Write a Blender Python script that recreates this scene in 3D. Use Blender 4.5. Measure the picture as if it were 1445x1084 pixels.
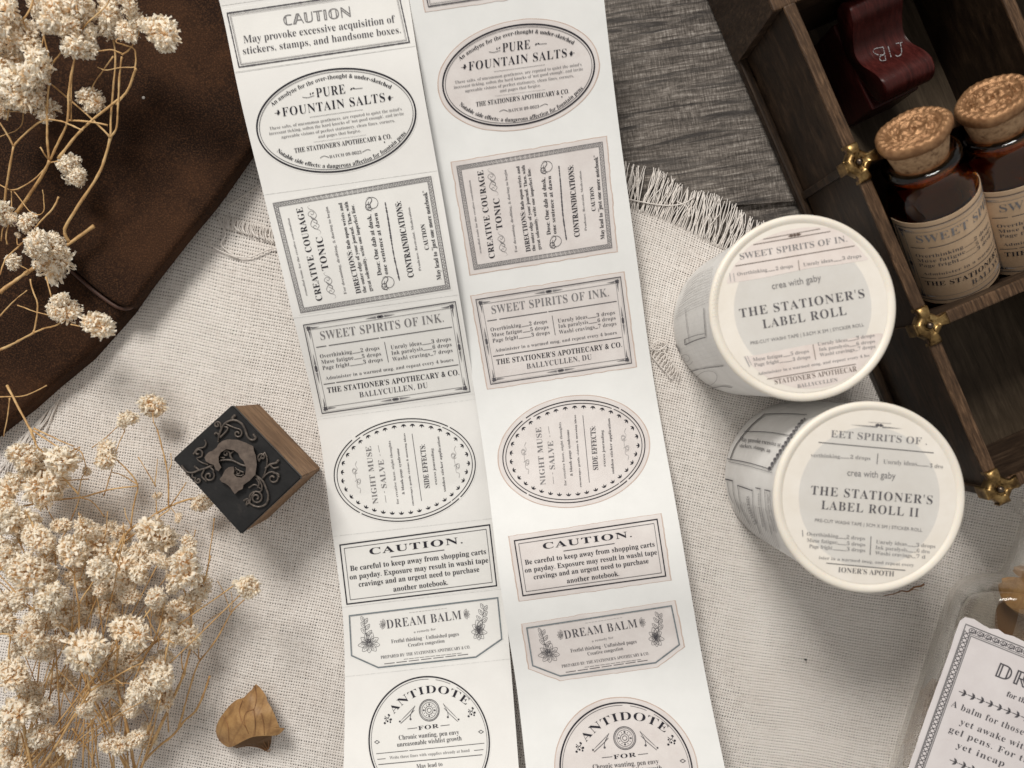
import bpy, bmesh, math, random
import numpy as np

for _o in list(bpy.data.objects):
    bpy.data.objects.remove(_o)
scene = bpy.context.scene
COL = scene.collection
S = 0.01                       # the builders below work in centimetres, Blender gets metres
rnd = random.Random(7)
nrs = np.random.RandomState(11)

# ------------------------------------------------------------------ camera, world, light, exposure
CAM_H = 25.0
F = 1175.0                     # focal length, in units of 1/1445 of the picture width
cam = bpy.data.cameras.new('camera')
cam.sensor_width = 36.0
cam.lens = 36.0 * F / 1445.0
cam.clip_start = 0.005
cam.clip_end = 20.0
cam.dof.use_dof = True
cam.dof.focus_distance = 0.243
cam.dof.aperture_fstop = 14.0
camo = bpy.data.objects.new('camera', cam)
camo.location = (0, 0, CAM_H * S)
COL.objects.link(camo)
scene.camera = camo

world = bpy.data.worlds.new('World')
scene.world = world
world.use_nodes = True
bg = world.node_tree.nodes['Background']
bg.inputs[0].default_value = (1.0, 0.955, 0.90, 1)
bg.inputs[1].default_value = 0.45

key = bpy.data.lights.new('window_light', 'AREA')
key.shape = 'RECTANGLE'
key.size = 0.30
key.size_y = 0.26
key.energy = 8.0
key.color = (1.0, 0.955, 0.89)
keyo = bpy.data.objects.new('window_light', key)
_d = np.array([-1.75, 4.5, 5.0]); _d /= np.linalg.norm(_d)
keyo.location = tuple(_d * 1.0 + np.array([0.0, -0.03, 0.0]))
from mathutils import Vector, Matrix
keyo.rotation_euler = Vector(tuple(_d)).to_track_quat('Z', 'Y').to_euler()
COL.objects.link(keyo)

vs = scene.view_settings
scene.display_settings.display_device = 'sRGB'
vs.view_transform = 'Standard'
vs.look = 'None'
vs.exposure = 0.0
vs.gamma = 1.0
vs.use_curve_mapping = False
scene.render.engine = 'CYCLES'
scene.cycles.use_denoising = True
scene.cycles.max_bounces = 14
scene.cycles.diffuse_bounces = 9
scene.cycles.transmission_bounces = 10
scene.cycles.transparent_max_bounces = 12
scene.cycles.sample_clamp_indirect = 10.0

# ------------------------------------------------------------------ helpers
def P(px, py, z):
    """photo pixel + height in cm -> world cm"""
    k = (CAM_H - z) / F
    return np.array([(px - 722.5) * k, -(py - 542.0) * k, z])

def Pn(p, z):
    p = np.asarray(p, float)
    z = np.broadcast_to(np.asarray(z, float), p.shape[:1])
    k = (CAM_H - z) / F
    return np.stack([(p[:, 0] - 722.5) * k, -(p[:, 1] - 542.0) * k, z], 1)

WL = {}
def tag(o, label=None, cat=None, group=None, kind=None):
    if label: o['label'] = label
    if cat: o['category'] = cat
    if group: o['group'] = group
    if kind: o['kind'] = kind
    return o

def empty(name, loc):
    o = bpy.data.objects.new(name, None)
    COL.objects.link(o)
    o.empty_display_size = 0.01
    o.location = tuple(np.asarray(loc, float) * S)
    WL[o.name] = np.asarray(loc, float)
    return o

def mk(name, verts, faces, mats, parent=None, origin=None, smooth=False, midx=None, cols=None, sharp=None):
    verts = np.asarray(verts, float).reshape(-1, 3)
    if parent is not None:
        org = WL[parent.name] if origin is None else np.asarray(origin, float)
    else:
        org = np.asarray(origin, float) if origin is not None else np.array(
            [verts[:, 0].mean(), verts[:, 1].mean(), verts[:, 2].min()])
    me = bpy.data.meshes.new(name)
    v = (verts - org) * S
    if isinstance(faces, np.ndarray):
        n, k = faces.shape
        me.vertices.add(len(v)); me.vertices.foreach_set('co', v.astype(np.float32).ravel())
        me.loops.add(n * k); me.loops.foreach_set('vertex_index', faces.astype(np.int32).ravel())
        me.polygons.add(n)
        me.polygons.foreach_set('loop_start', np.arange(0, n * k, k, dtype=np.int32))
        me.update(calc_edges=True)
    else:
        me.from_pydata([tuple(q) for q in v], [], [tuple(int(i) for i in f) for f in faces])
    if not isinstance(mats, (list, tuple)):
        mats = [mats]
    for m in mats:
        me.materials.append(m)
    if midx is not None:
        me.polygons.foreach_set('material_index', np.asarray(midx, np.int32))
    if smooth:
        me.polygons.foreach_set('use_smooth', np.ones(len(me.polygons), bool))
    if cols is not None:
        a = me.color_attributes.new('tint', 'FLOAT_COLOR', 'POINT')
        c4 = np.ones((len(v), 4), np.float32); c4[:, :3] = cols
        a.data.foreach_set('color', c4.ravel())
    if sharp is not None and smooth:
        try: me.set_sharp_from_angle(angle=math.radians(sharp))
        except Exception: pass
    me.update()
    o = bpy.data.objects.new(name, me)
    COL.objects.link(o)
    if parent is not None:
        o.parent = parent
        o.location = tuple((org - WL[parent.name]) * S)
    else:
        o.location = tuple(org * S)
    WL[o.name] = org
    return o

class MB:
    """collects verts and faces"""
    def __init__(s): s.v = []; s.f = []; s.n = 0; s.m = []
    def add(s, v, f, m=0):
        v = np.asarray(v, float).reshape(-1, 3)
        s.v.append(v); s.f += [tuple(int(i) + s.n for i in q) for q in f]; s.m += [m] * len(f); s.n += len(v)
        return s
    def box(s, c, ax, ay, az, hx, hy, hz, bev=0.0):
        c = np.asarray(c, float); A = np.array([ax, ay, az], float); H = np.array([hx, hy, hz], float)
        bm = bmesh.new(); bmesh.ops.create_cube(bm, size=2.0)
        for q in bm.verts: q.co = Vector((q.co.x * hx, q.co.y * hy, q.co.z * hz))
        if bev > 0:
            bmesh.ops.bevel(bm, geom=list(bm.edges), offset=bev, segments=2, profile=0.6, affect='EDGES')
        bm.verts.index_update()
        vv = np.array([q.co[:] for q in bm.verts]) @ A + c
        ff = [[w.index for w in q.verts] for q in bm.faces]
        bm.free(); return s.add(vv, ff)
    def tube(s, pts, rad, n=6, caps=True):
        v, f = tube(pts, rad, n, caps); return s.add(v, f)
    def build(s, name, mat, parent=None, **k):
        return mk(name, np.concatenate(s.v), s.f, mat, parent, midx=(s.m if isinstance(mat, (list, tuple)) else None), **k)

def tube(pts, rad, n=6, caps=True):
    pts = np.asarray(pts, float); L = len(pts)
    rad = np.broadcast_to(np.asarray(rad, float), (L,))
    t = np.gradient(pts, axis=0); t /= np.maximum(np.linalg.norm(t, axis=1, keepdims=True), 1e-9)
    up = np.array([0, 0, 1.0]); 
    if abs(t[:, 2]).max() > 0.9: up = np.array([0.3, 0.95, 0.1])
    a = np.cross(t, up); a /= np.maximum(np.linalg.norm(a, axis=1, keepdims=True), 1e-9)
    b = np.cross(a, t)
    th = np.linspace(0, 2 * math.pi, n, endpoint=False)
    v = (pts[:, None, :] + rad[:, None, None] * (np.cos(th)[None, :, None] * a[:, None, :] + np.sin(th)[None, :, None] * b[:, None, :])).reshape(-1, 3)
    f = []
    for i in range(L - 1):
        for j in range(n):
            k = (j + 1) % n
            f.append((i * n + j, i * n + k, (i + 1) * n + k, (i + 1) * n + j))
    if caps:
        f.append(tuple(range(n))[::-1]); f.append(tuple((L - 1) * n + j for j in range(n)))
    return v, f

def spline(pts, n):
    """Catmull-Rom through points"""
    p = np.asarray(pts, float)
    if len(p) == 2:
        u = np.linspace(0, 1, n)[:, None]; return p[0] * (1 - u) + p[1] * u
    q = np.vstack([2 * p[0] - p[1], p, 2 * p[-1] - p[-2]])
    m = len(p) - 1
    u = np.linspace(0, m - 1e-6, n); i = u.astype(int); t = (u - i)[:, None]
    a, b, c, d = q[i], q[i + 1], q[i + 2], q[i + 3]
    return 0.5 * (2 * b + (c - a) * t + (2 * a - 5 * b + 4 * c - d) * t ** 2 + (3 * b - a - 3 * c + d) * t ** 3)

def nspline(x, y):
    """natural cubic spline interpolant"""
    x = np.asarray(x, float); y = np.asarray(y, float); n = len(x); h = np.diff(x)
    A = np.eye(n); r = np.zeros(n)
    for i in range(1, n - 1):
        A[i, i - 1] = h[i - 1]; A[i, i] = 2 * (h[i - 1] + h[i]); A[i, i + 1] = h[i]
        r[i] = 6 * ((y[i + 1] - y[i]) / h[i] - (y[i] - y[i - 1]) / h[i - 1])
    M = np.linalg.solve(A, r)
    def f(q):
        q = np.asarray(q, float); i = np.clip(np.searchsorted(x, q) - 1, 0, n - 2); d = q - x[i]; hh = h[i]
        return y[i] + d * ((y[i + 1] - y[i]) / hh - hh * (2 * M[i] + M[i + 1]) / 6) + d ** 2 * M[i] / 2 + d ** 3 * (M[i + 1] - M[i]) / (6 * hh)
    return f

def lathe(prof, n=48, c=(0, 0, 0), axis=None, caps=False):
    """prof: (r, h) list, axis: unit vector"""
    c = np.asarray(c, float)
    a = np.array([0, 0, 1.0]) if axis is None else np.asarray(axis, float) / np.linalg.norm(axis)
    ref = np.array([1.0, 0, 0]) if abs(a[0]) < 0.8 else np.array([0, 1.0, 0])
    e1 = ref - a * (ref @ a); e1 /= np.linalg.norm(e1); e2 = np.cross(a, e1)
    th = np.linspace(0, 2 * math.pi, n, endpoint=False)
    v = []; 
    for r, h in prof:
        v.append(c + a * h + r * (np.cos(th)[:, None] * e1 + np.sin(th)[:, None] * e2))
    v = np.concatenate(v); f = []
    for i in range(len(prof) - 1):
        for j in range(n):
            k = (j + 1) % n
            f.append((i * n + j, i * n + k, (i + 1) * n + k, (i + 1) * n + j))
    if caps:
        f.append(tuple(range(n))[::-1]); f.append(tuple((len(prof) - 1) * n + j for j in range(n)))
    return v, f

# ------------------------------------------------------------------ materials
class NT:
    def __init__(s, name):
        s.m = bpy.data.materials.new(name); s.m.use_nodes = True
        s.t = s.m.node_tree; s.b = s.t.nodes['Principled BSDF']; s.out = s.t.nodes['Material Output']
    def n(s, typ, **k):
        q = s.t.nodes.new(typ)
        for a, b in k.items(): setattr(q, a, b)
        return q
    def l(s, a, b): s.t.links.new(a, b)
    def pos(s, scale=(1, 1, 1), rot=(0, 0, 0)):
        g = s.n('ShaderNodeNewGeometry'); m0 = s.n('ShaderNodeMapping'); m0.inputs['Rotation'].default_value = rot
        m0.inputs['Scale'].default_value = (1, 1, 1)
        m1 = s.n('ShaderNodeMapping'); m1.inputs['Scale'].default_value = tuple(100 * q for q in scale)
        s.l(g.outputs['Position'], m0.inputs['Vector']); s.l(m0.outputs[0], m1.inputs['Vector'])
        return m1.outputs[0]
    def noise(s, vec, scale, detail=4, rough=0.6, dist=0.0):
        q = s.n('ShaderNodeTexNoise'); q.inputs['Scale'].default_value = scale; q.inputs['Detail'].default_value = detail
        q.inputs['Roughness'].default_value = rough; q.inputs['Distortion'].default_value = dist
        s.l(vec, q.inputs['Vector']); return q.outputs['Fac']
    def ramp(s, fac, stops):
        q = s.n('ShaderNodeValToRGB'); e = q.color_ramp.elements
        while len(e) < len(stops): e.new(0.5)
        for i, (p, c) in enumerate(stops): e[i].position = p; e[i].color = (*c, 1)
        s.l(fac, q.inputs[0]); return q.outputs[0]
    def mix(s, fac, a, b, mode='MIX'):
        q = s.n('ShaderNodeMix', data_type='RGBA', blend_type=mode)
        for sock, val in ((0, fac), (6, a), (7, b)):
            if hasattr(val, 'is_linked') or hasattr(val, 'links'): s.l(val, q.inputs[sock])
            else: q.inputs[sock].default_value = val if sock == 0 else (*val, 1)
        return q.outputs[2]
    def math(s, op, a, b=0.5, clamp=False):
        q = s.n('ShaderNodeMath', operation=op); q.use_clamp = clamp
        for i, val in enumerate((a, b)):
            if hasattr(val, 'links'): s.l(val, q.inputs[i])
            else: q.inputs[i].default_value = val
        return q.outputs[0]
    def bump(s, h, strength=0.5, dist=0.02, normal=None):
        q = s.n('ShaderNodeBump'); q.inputs['Strength'].default_value = strength; q.inputs['Distance'].default_value = dist * S
        s.l(h, q.inputs['Height']); 
        if normal is not None: s.l(normal, q.inputs['Normal'])
        s.l(q.outputs[0], s.b.inputs['Normal']); return q.outputs[0]
    def base(s, c):
        if hasattr(c, 'links'): s.l(c, s.b.inputs['Base Color'])
        else: s.b.inputs['Base Color'].default_value = (*c, 1)
    def set(s, **k):
        for a, b in k.items(): s.b.inputs[a.replace('_', ' ')].default_value = b
        return s

def m_paper(name, c0, c1, rough=0.62, nscale=1.2, fleck=0.0, c2=None, bump=0.25):
    q = NT(name); v = q.pos()
    f = q.noise(v, nscale, 5, 0.65)
    col = q.ramp(f, [(0.32, c0), (0.68, c1)])
    if fleck:
        g = q.noise(v, 4.5, 5, 0.7)
        col = q.mix(q.math('MULTIPLY', q.ramp(g, [(0.62, (0, 0, 0)), (0.78, (1, 1, 1))]), fleck), col, c2)
    q.base(col); q.set(Roughness=rough)
    q.bump(q.noise(v, 26, 3, 0.6), bump, 0.01)
    return q.m

M = {}
def build_materials():
    # old grey wood of the table
    q = NT('weathered_wood'); rz = math.radians(9)
    v = q.pos((0.55, 7.0, 1), (0, 0, -rz)); v2 = q.pos((9.0, 1.2, 1), (0, 0, -rz)); v3 = q.pos((1, 1, 1), (0, 0, -rz))
    g1 = q.noise(v, 1.6, 8, 0.72, 0.6); g2 = q.noise(v, 0.5, 4, 0.6, 1.0); x = q.noise(v2, 2.4, 4, 0.7)
    big = q.noise(v3, 0.35, 3, 0.5)
    h = q.math('ADD', q.math('MULTIPLY', g1, 0.75), q.math('MULTIPLY', x, 0.50))
    col = q.ramp(h, [(0.46, (0.020, 0.016, 0.014)), (0.58, (0.115, 0.099, 0.086)), (0.67, (0.24, 0.21, 0.185)), (0.78, (0.54, 0.50, 0.46))])
    col = q.mix(q.ramp(g2, [(0.36, (1, 1, 1)), (0.50, (0, 0, 0))]), col, (0.035, 0.031, 0.030))
    col = q.mix(0.22, col, q.ramp(big, [(0.3, (0.05, 0.04, 0.035)), (0.7, (0.24, 0.215, 0.19))]))
    q.base(col); q.set(Roughness=0.5); q.b.inputs['Specular IOR Level'].default_value = 0.35; q.bump(h, 1.0, 0.07); M['table'] = q.m
    # linen yarn
    q = NT('linen_yarn'); v = q.pos()
    f = q.noise(v, 9, 4, 0.7); g = q.noise(v, 0.5, 3, 0.5)
    col = q.ramp(f, [(0.3, (0.60, 0.55, 0.51)), (0.5, (0.765, 0.725, 0.685)), (0.75, (0.86, 0.83, 0.80))])
    col = q.mix(0.35, col, q.ramp(g, [(0.3, (0.68, 0.62, 0.575)), (0.7, (0.84, 0.80, 0.76))]))
    q.base(col); q.set(Roughness=0.9); q.bump(q.noise(v, 45, 3, 0.6), 0.5, 0.012); M['linen'] = q.m
    # suede leather
    q = NT('brown_suede'); v = q.pos(); vs_ = q.pos((0.9, 1.1, 1), (0, 0, 0.5))
    f = q.noise(v, 22, 5, 0.75); g = q.noise(vs_, 0.28, 5, 0.62, 0.8); k = q.noise(vs_, 1.6, 5, 0.7)
    col = q.ramp(g, [(0.33, (0.008, 0.0038, 0.0024)), (0.52, (0.019, 0.0088, 0.0050)), (0.74, (0.048, 0.0215, 0.0105))])
    col = q.mix(q.ramp(f, [(0.48, (0, 0, 0)), (0.78, (0.9, 0.9, 0.9))]), col, (0.135, 0.062, 0.028))
    col = q.mix(q.ramp(k, [(0.60, (0, 0, 0)), (0.80, (0.55, 0.55, 0.55))]), col, (0.085, 0.036, 0.015))
    q.base(col); q.set(Roughness=0.85); q.b.inputs['Specular IOR Level'].default_value = 0.12; q.b.inputs['Sheen Weight'].default_value = 0.02; q.b.inputs['Sheen Roughness'].default_value = 0.5
    q.b.inputs['Sheen Tint'].default_value = (0.8, 0.5, 0.3, 1)
    q.bump(q.math('ADD', q.math('MULTIPLY', f, 0.16), q.math('ADD', g, q.math('MULTIPLY', k, .25))), 0.45, 0.25); M['suede'] = q.m
    q = NT('leather_cord'); v = q.pos(); q.base(q.ramp(q.noise(v, 8), [(0.3, (0.035, 0.013, 0.008)), (0.7, (0.085, 0.034, 0.019))])); q.set(Roughness=0.6); M['cord'] = q.m
    # papers
    M['release'] = m_paper('release_paper', (0.77, 0.765, 0.75), (0.82, 0.815, 0.80), 0.5, 0.6, bump=0.12)
    M['release_b'] = m_paper('release_paper_cool', (0.77, 0.78, 0.775), (0.83, 0.84, 0.835), 0.5, 0.6, bump=0.12)
    M['white_label'] = m_paper('white_label_paper', (0.76, 0.755, 0.735), (0.81, 0.805, 0.785), 0.6, 0.8, bump=0.2)
    M['aged_label'] = m_paper('aged_label_paper', (0.66, 0.615, 0.60), (0.75, 0.715, 0.70), 0.6, 1.1, 0.3, (0.63, 0.53, 0.495), 0.2)
    M['aged_edge'] = m_paper('aged_label_edge', (0.50, 0.38, 0.32), (0.62, 0.51, 0.455), 0.6, 3.0)
    M['kraft'] = m_paper('kraft_paper', (0.56, 0.395, 0.25), (0.66, 0.485, 0.325), 0.8, 1.5, 0.3, (0.46, 0.305, 0.185))
    M['card'] = m_paper('label_card', (0.70, 0.655, 0.66), (0.80, 0.765, 0.77), 0.6, 0.7, 0.3, (0.66, 0.565, 0.545))
    M['tape'] = m_paper('tape_roll_paper', (0.70, 0.69, 0.67), (0.79, 0.785, 0.77), 0.5, 1.3)
    M['band'] = m_paper('printed_band', (0.70, 0.615, 0.575), (0.80, 0.735, 0.70), 0.6, 1.2)
    def ink(name, c, r=0.6):
        q = NT(name); v = q.pos(); q.base(q.ramp(q.noise(v, 14, 4, 0.7), [(0.3, c), (0.72, tuple(min(1, x * 1.55 + 0.012) for x in c))])); q.set(Roughness=0.85); q.b.inputs['Specular IOR Level'].default_value = 0.12; return q.m
    M['ink0'] = ink('black_ink', (0.020, 0.019, 0.026)); M['ink1'] = ink('dark_grey_ink', (0.075, 0.072, 0.080))
    M['ink2'] = ink('grey_ink', (0.17, 0.165, 0.17)); M['ink3'] = ink('pale_grey_ink', (0.33, 0.32, 0.32)); M['ink4'] = ink('faint_line_ink', (0.55, 0.55, 0.54))
    M['ink5'] = ink('blue_grey_ink', (0.13, 0.155, 0.17)); M['ink6'] = ink('brown_grey_ink', (0.115, 0.085, 0.072))
    # roll plastic and translucent disc
    q = NT('cream_plastic'); v = q.pos(); q.base(q.ramp(q.noise(v, 1.2), [(0.3, (0.80, 0.745, 0.655)), (0.7, (0.85, 0.805, 0.725))])); q.set(Roughness=0.42)
    q.b.inputs['Subsurface Weight'].default_value = 0.15; q.b.inputs['Subsurface Radius'].default_value = (0.004, 0.003, 0.002); M['cream'] = q.m
    q = NT('translucent_paper'); v = q.pos(); q.t.nodes.remove(q.b)
    col = q.ramp(q.noise(v, 1.3, 5, 0.65), [(0.3, (0.84, 0.815, 0.775)), (0.7, (0.90, 0.885, 0.855))])
    d = q.n('ShaderNodeBsdfDiffuse'); t = q.n('ShaderNodeBsdfTranslucent'); mx = q.n('ShaderNodeMixShader'); mx.inputs[0].default_value = 0.27
    q.l(col, d.inputs[0]); q.l(col, t.inputs[0]); q.l(d.outputs[0], mx.inputs[1]); q.l(t.outputs[0], mx.inputs[2]); q.l(mx.outputs[0], q.out.inputs[0]); M['disc'] = q.m
    M['disc2'] = m_paper('cream_sticker_paper', (0.79, 0.74, 0.665), (0.85, 0.81, 0.75), 0.5, 1.3, bump=0.1)
    q = NT('dark_core'); q.base((0.86, 0.83, 0.78)); q.set(Roughness=0.8); M['core'] = q.m
    # dark stained wood of the tray
    def wood(name, rot, a, b, c, rough=0.45, sc=1.0):
        q = NT(name); v = q.pos((0.5 * sc, 6.0 * sc, 2.0), (0, 0, rot)); v0 = q.pos()
        g = q.noise(v, 2.0, 7, 0.7, 0.5); k = q.noise(v0, 0.8, 4, 0.6)
        col = q.ramp(g, [(0.34, a), (0.52, b), (0.74, c)])
        col = q.mix(q.ramp(k, [(0.35, (0.55, 0.55, 0.55)), (0.6, (0, 0, 0))]), col, a)
        q.base(col); q.set(Roughness=rough); q.b.inputs['Specular IOR Level'].default_value = 0.22 if rough > 0.3 else 0.5; q.bump(g, 0.45, 0.02); return q.m
    th = math.atan2(0.916, 0.40)
    M['tray_long'] = wood('dark_tray_wood', th, (0.011, 0.007, 0.005), (0.033, 0.020, 0.012), (0.085, 0.052, 0.031))
    M['tray_rim'] = wood('worn_tray_rim', th, (0.028, 0.016, 0.009), (0.085, 0.048, 0.026), (0.24, 0.145, 0.082), 0.42, 1.6)
    M['tray_cross'] = wood('dark_tray_cross_wood', th - math.pi / 2, (0.016, 0.010, 0.007), (0.045, 0.028, 0.018), (0.115, 0.075, 0.048))
    M['tray_floor'] = wood('tray_floor_wood', th, (0.040, 0.028, 0.017), (0.075, 0.054, 0.035), (0.125, 0.093, 0.062), 0.6, 0.6)
    M['block_wood'] = wood('stamp_block_wood', math.radians(46), (0.11, 0.058, 0.028), (0.25, 0.145, 0.075), (0.38, 0.24, 0.135), 0.6)
    M['red_wood'] = wood('red_lacquered_wood', th, (0.024, 0.0045, 0.004), (0.052, 0.010, 0.0085), (0.10, 0.022, 0.018), 0.33)
    q = NT('aged_brass'); v = q.pos(); f = q.noise(v, 3.5, 5, 0.7)
    q.base(q.ramp(f, [(0.34, (0.085, 0.050, 0.022)), (0.54, (0.30, 0.195, 0.080)), (0.74, (0.60, 0.44, 0.20))])); q.set(Metallic=1.0, Roughness=0.36); q.bump(f, 0.25, 0.02); M['brass'] = q.m
    q = NT('dark_rivet'); q.base((0.11, 0.085, 0.065)); q.set(Metallic=1.0, Roughness=0.33); M['rivet'] = q.m
    q = NT('blackened_metal'); v = q.pos((1, 5, 1), (0, 0, 0.6)); f = q.noise(v, 2.2, 6, 0.7); f2 = q.noise(q.pos(), 1.6, 5, 0.7)
    q.base(q.ramp(f2, [(0.3, (0.007, 0.0072, 0.008)), (0.6, (0.017, 0.0165, 0.017)), (0.8, (0.045, 0.04, 0.036))])); q.set(Metallic=0.35, Roughness=0.5); q.bump(f, 0.3, 0.02); M['black_metal'] = q.m
    q = NT('worn_relief_metal'); v = q.pos(); f = q.noise(v, 5, 5, 0.7)
    q.base(q.ramp(f, [(0.3, (0.075, 0.056, 0.046)), (0.7, (0.175, 0.135, 0.11))])); q.set(Metallic=0.3, Roughness=0.55); q.bump(f, 0.3, 0.01); M['relief'] = q.m
    q = NT('tarnished_scroll_metal'); v = q.pos(); f = q.noise(v, 7, 5, 0.7)
    q.base(q.ramp(f, [(0.3, (0.04, 0.033, 0.029)), (0.75, (0.19, 0.155, 0.13))])); q.set(Metallic=0.35, Roughness=0.45); M['scroll'] = q.m
    # cork, wax, glass
    q = NT('cork'); v = q.pos(); f = q.noise(v, 7, 6, 0.75); q.base(q.ramp(f, [(0.32, (0.13, 0.065, 0.030)), (0.5, (0.40, 0.25, 0.135)), (0.75, (0.55, 0.375, 0.225))])); q.set(Roughness=0.8); q.bump(f, 0.6, 0.04); M['cork'] = q.m
    q = NT('copper_wax'); v = q.pos(); f = q.noise(v, 5, 5, 0.7); q.base(q.ramp(f, [(0.3, (0.20, 0.095, 0.040)), (0.7, (0.42, 0.235, 0.115))])); q.set(Metallic=0.55, Roughness=0.40)
    q.bump(q.noise(v, 12, 5, 0.75), 0.5, 0.035); M['wax'] = q.m
    q = NT('amber_glass'); q.base((0.74, 0.30, 0.055)); q.set(Roughness=0.03, IOR=1.5); q.b.inputs['Transmission Weight'].default_value = 1.0; M['amber'] = q.m
    q = NT('dark_contents'); q.base((0.012, 0.007, 0.005)); q.set(Roughness=0.7); M['contents'] = q.m
    q = NT('clear_glass'); q.base((0.955, 0.95, 0.93)); q.set(Roughness=0.02, IOR=1.45); q.b.inputs['Transmission Weight'].default_value = 1.0
    tp = q.n('ShaderNodeBsdfTransparent'); tp.inputs[0].default_value = (.97, .965, .95, 1); mx = q.n('ShaderNodeMixShader'); mx.inputs[0].default_value = 0.68; q.l(q.b.outputs[0], mx.inputs[1]); q.l(tp.outputs[0], mx.inputs[2]); q.l(mx.outputs[0], q.out.inputs[0]); M['glass'] = q.m
    # plants
    q = NT('dry_petals'); a = q.n('ShaderNodeAttribute', attribute_name='tint'); v = q.pos(); f = q.noise(v, 3.2, 4, 0.7)
    col = q.mix(q.ramp(f, [(0.55, (0, 0, 0)), (0.76, (0.35, 0.35, 0.35))]), a.outputs['Color'], (0.93, 0.71, 0.42))
    q.t.nodes.remove(q.b)
    d = q.n('ShaderNodeBsdfDiffuse'); t = q.n('ShaderNodeBsdfTranslucent'); mx = q.n('ShaderNodeMixShader'); mx.inputs[0].default_value = 0.26
    q.l(col, d.inputs[0]); q.l(col, t.inputs[0]); q.l(d.outputs[0], mx.inputs[1]); q.l(t.outputs[0], mx.inputs[2]); q.l(mx.outputs[0], q.out.inputs[0]); M['petal'] = q.m
    q = NT('straw_stem'); v = q.pos(); f = q.noise(v, 2.5, 5, 0.7); q.base(q.ramp(f, [(0.3, (0.34, 0.175, 0.062)), (0.5, (0.56, 0.345, 0.145)), (0.72, (0.72, 0.52, 0.27))])); q.set(Roughness=0.55); M['straw'] = q.m
    q = NT('brown_twig'); v = q.pos(); q.base(q.ramp(q.noise(v, 3), [(0.3, (0.15, 0.065, 0.025)), (0.7, (0.31, 0.155, 0.06))])); q.set(Roughness=0.65); M['twig'] = q.m
    q = NT('dry_leaf'); v = q.pos((1, 1, 1), (0, 0, 0.3)); f = q.noise(v, 2.2, 6, 0.7); g = q.noise(v, 13, 4, 0.7)
    w = q.n('ShaderNodeTexWave'); w.inputs['Scale'].default_value = 0.75; w.inputs['Distortion'].default_value = 7.0; w.inputs['Detail'].default_value = 2.0; w.inputs['Detail Scale'].default_value = 0.8
    q.l(v, w.inputs['Vector']); vein = q.ramp(w.outputs['Fac'], [(0.0, (1, 1, 1)), (0.09, (0, 0, 0))])
    col = q.ramp(f, [(0.3, (0.20, 0.10, 0.036)), (0.5, (0.34, 0.19, 0.072)), (0.75, (0.47, 0.285, 0.115))])
    col = q.mix(q.math('MULTIPLY', vein, 0.35), col, (0.16, 0.075, 0.026))
    q.base(col); q.set(Roughness=0.55); q.bump(q.math('ADD', q.math('MULTIPLY', g, 0.4), f), 0.5, 0.04); M['leaf'] = q.m
    q = NT('dry_leaf_inside'); q.base((0.13, 0.065, 0.022)); q.set(Roughness=0.7); M['leaf_in'] = q.m
    q = NT('crumb'); q.base((0.78, 0.75, 0.7)); M['crumb'] = q.m
build_materials()

# ------------------------------------------------------------------ lettering engine
_spec = {'s': (0x1D400, -0.0082), 'b': (0x1D400, -0.003), 'r': (0x1D400, -0.0100), 'm': (0x1D670, 0.004), 'o': (0x1D538, 0.004), 'd': (None, 0.0), 'e': (None, 0.006)}
_dbl = {'C': '\u2102', 'H': '\u210d', 'N': '\u2115', 'P': '\u2119', 'Q': '\u211a', 'R': '\u211d', 'Z': '\u2124'}
def conv(s, st):
    base = _spec[st][0]
    if base is None: return s
    o = ''
    for c in s:
        if st == 'o' and c in _dbl: o += _dbl[c]
        elif 'A' <= c <= 'Z': o += chr(base + ord(c) - 65)
        elif 'a' <= c <= 'z': o += chr(base + 26 + ord(c) - 97)
        elif '0' <= c <= '9' and st in 'sbrm': o += chr((0x1D7F6 if st == 'm' else 0x1D7CE) + ord(c) - 48)
        else: o += c
    return o
_tc = {}
def glyphs(s, st, sp=1.0):
    k = (s, st, sp)
    if k not in _tc:
        c = bpy.data.curves.new('t', 'FONT'); c.body = conv(s, st); c.offset = _spec[st][1]; c.resolution_u = 3; c.space_character = sp
        o = bpy.data.objects.new('t', c); COL.objects.link(o)
        dg = bpy.context.evaluated_depsgraph_get()
        me = bpy.data.meshes.new_from_object(o.evaluated_get(dg))
        v = np.array([q.co[:2] for q in me.vertices]).reshape(-1, 2); f = [tuple(p.vertices) for p in me.polygons]
        bpy.data.objects.remove(o); bpy.data.curves.remove(c); bpy.data.meshes.remove(me)
        _tc[k] = (v, f)
    return _tc[k]
def capheight(st):
    v, f = glyphs('H' if st != 'o' else 'E', st); return v[:, 1].max() - v[:, 1].min()

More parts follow.
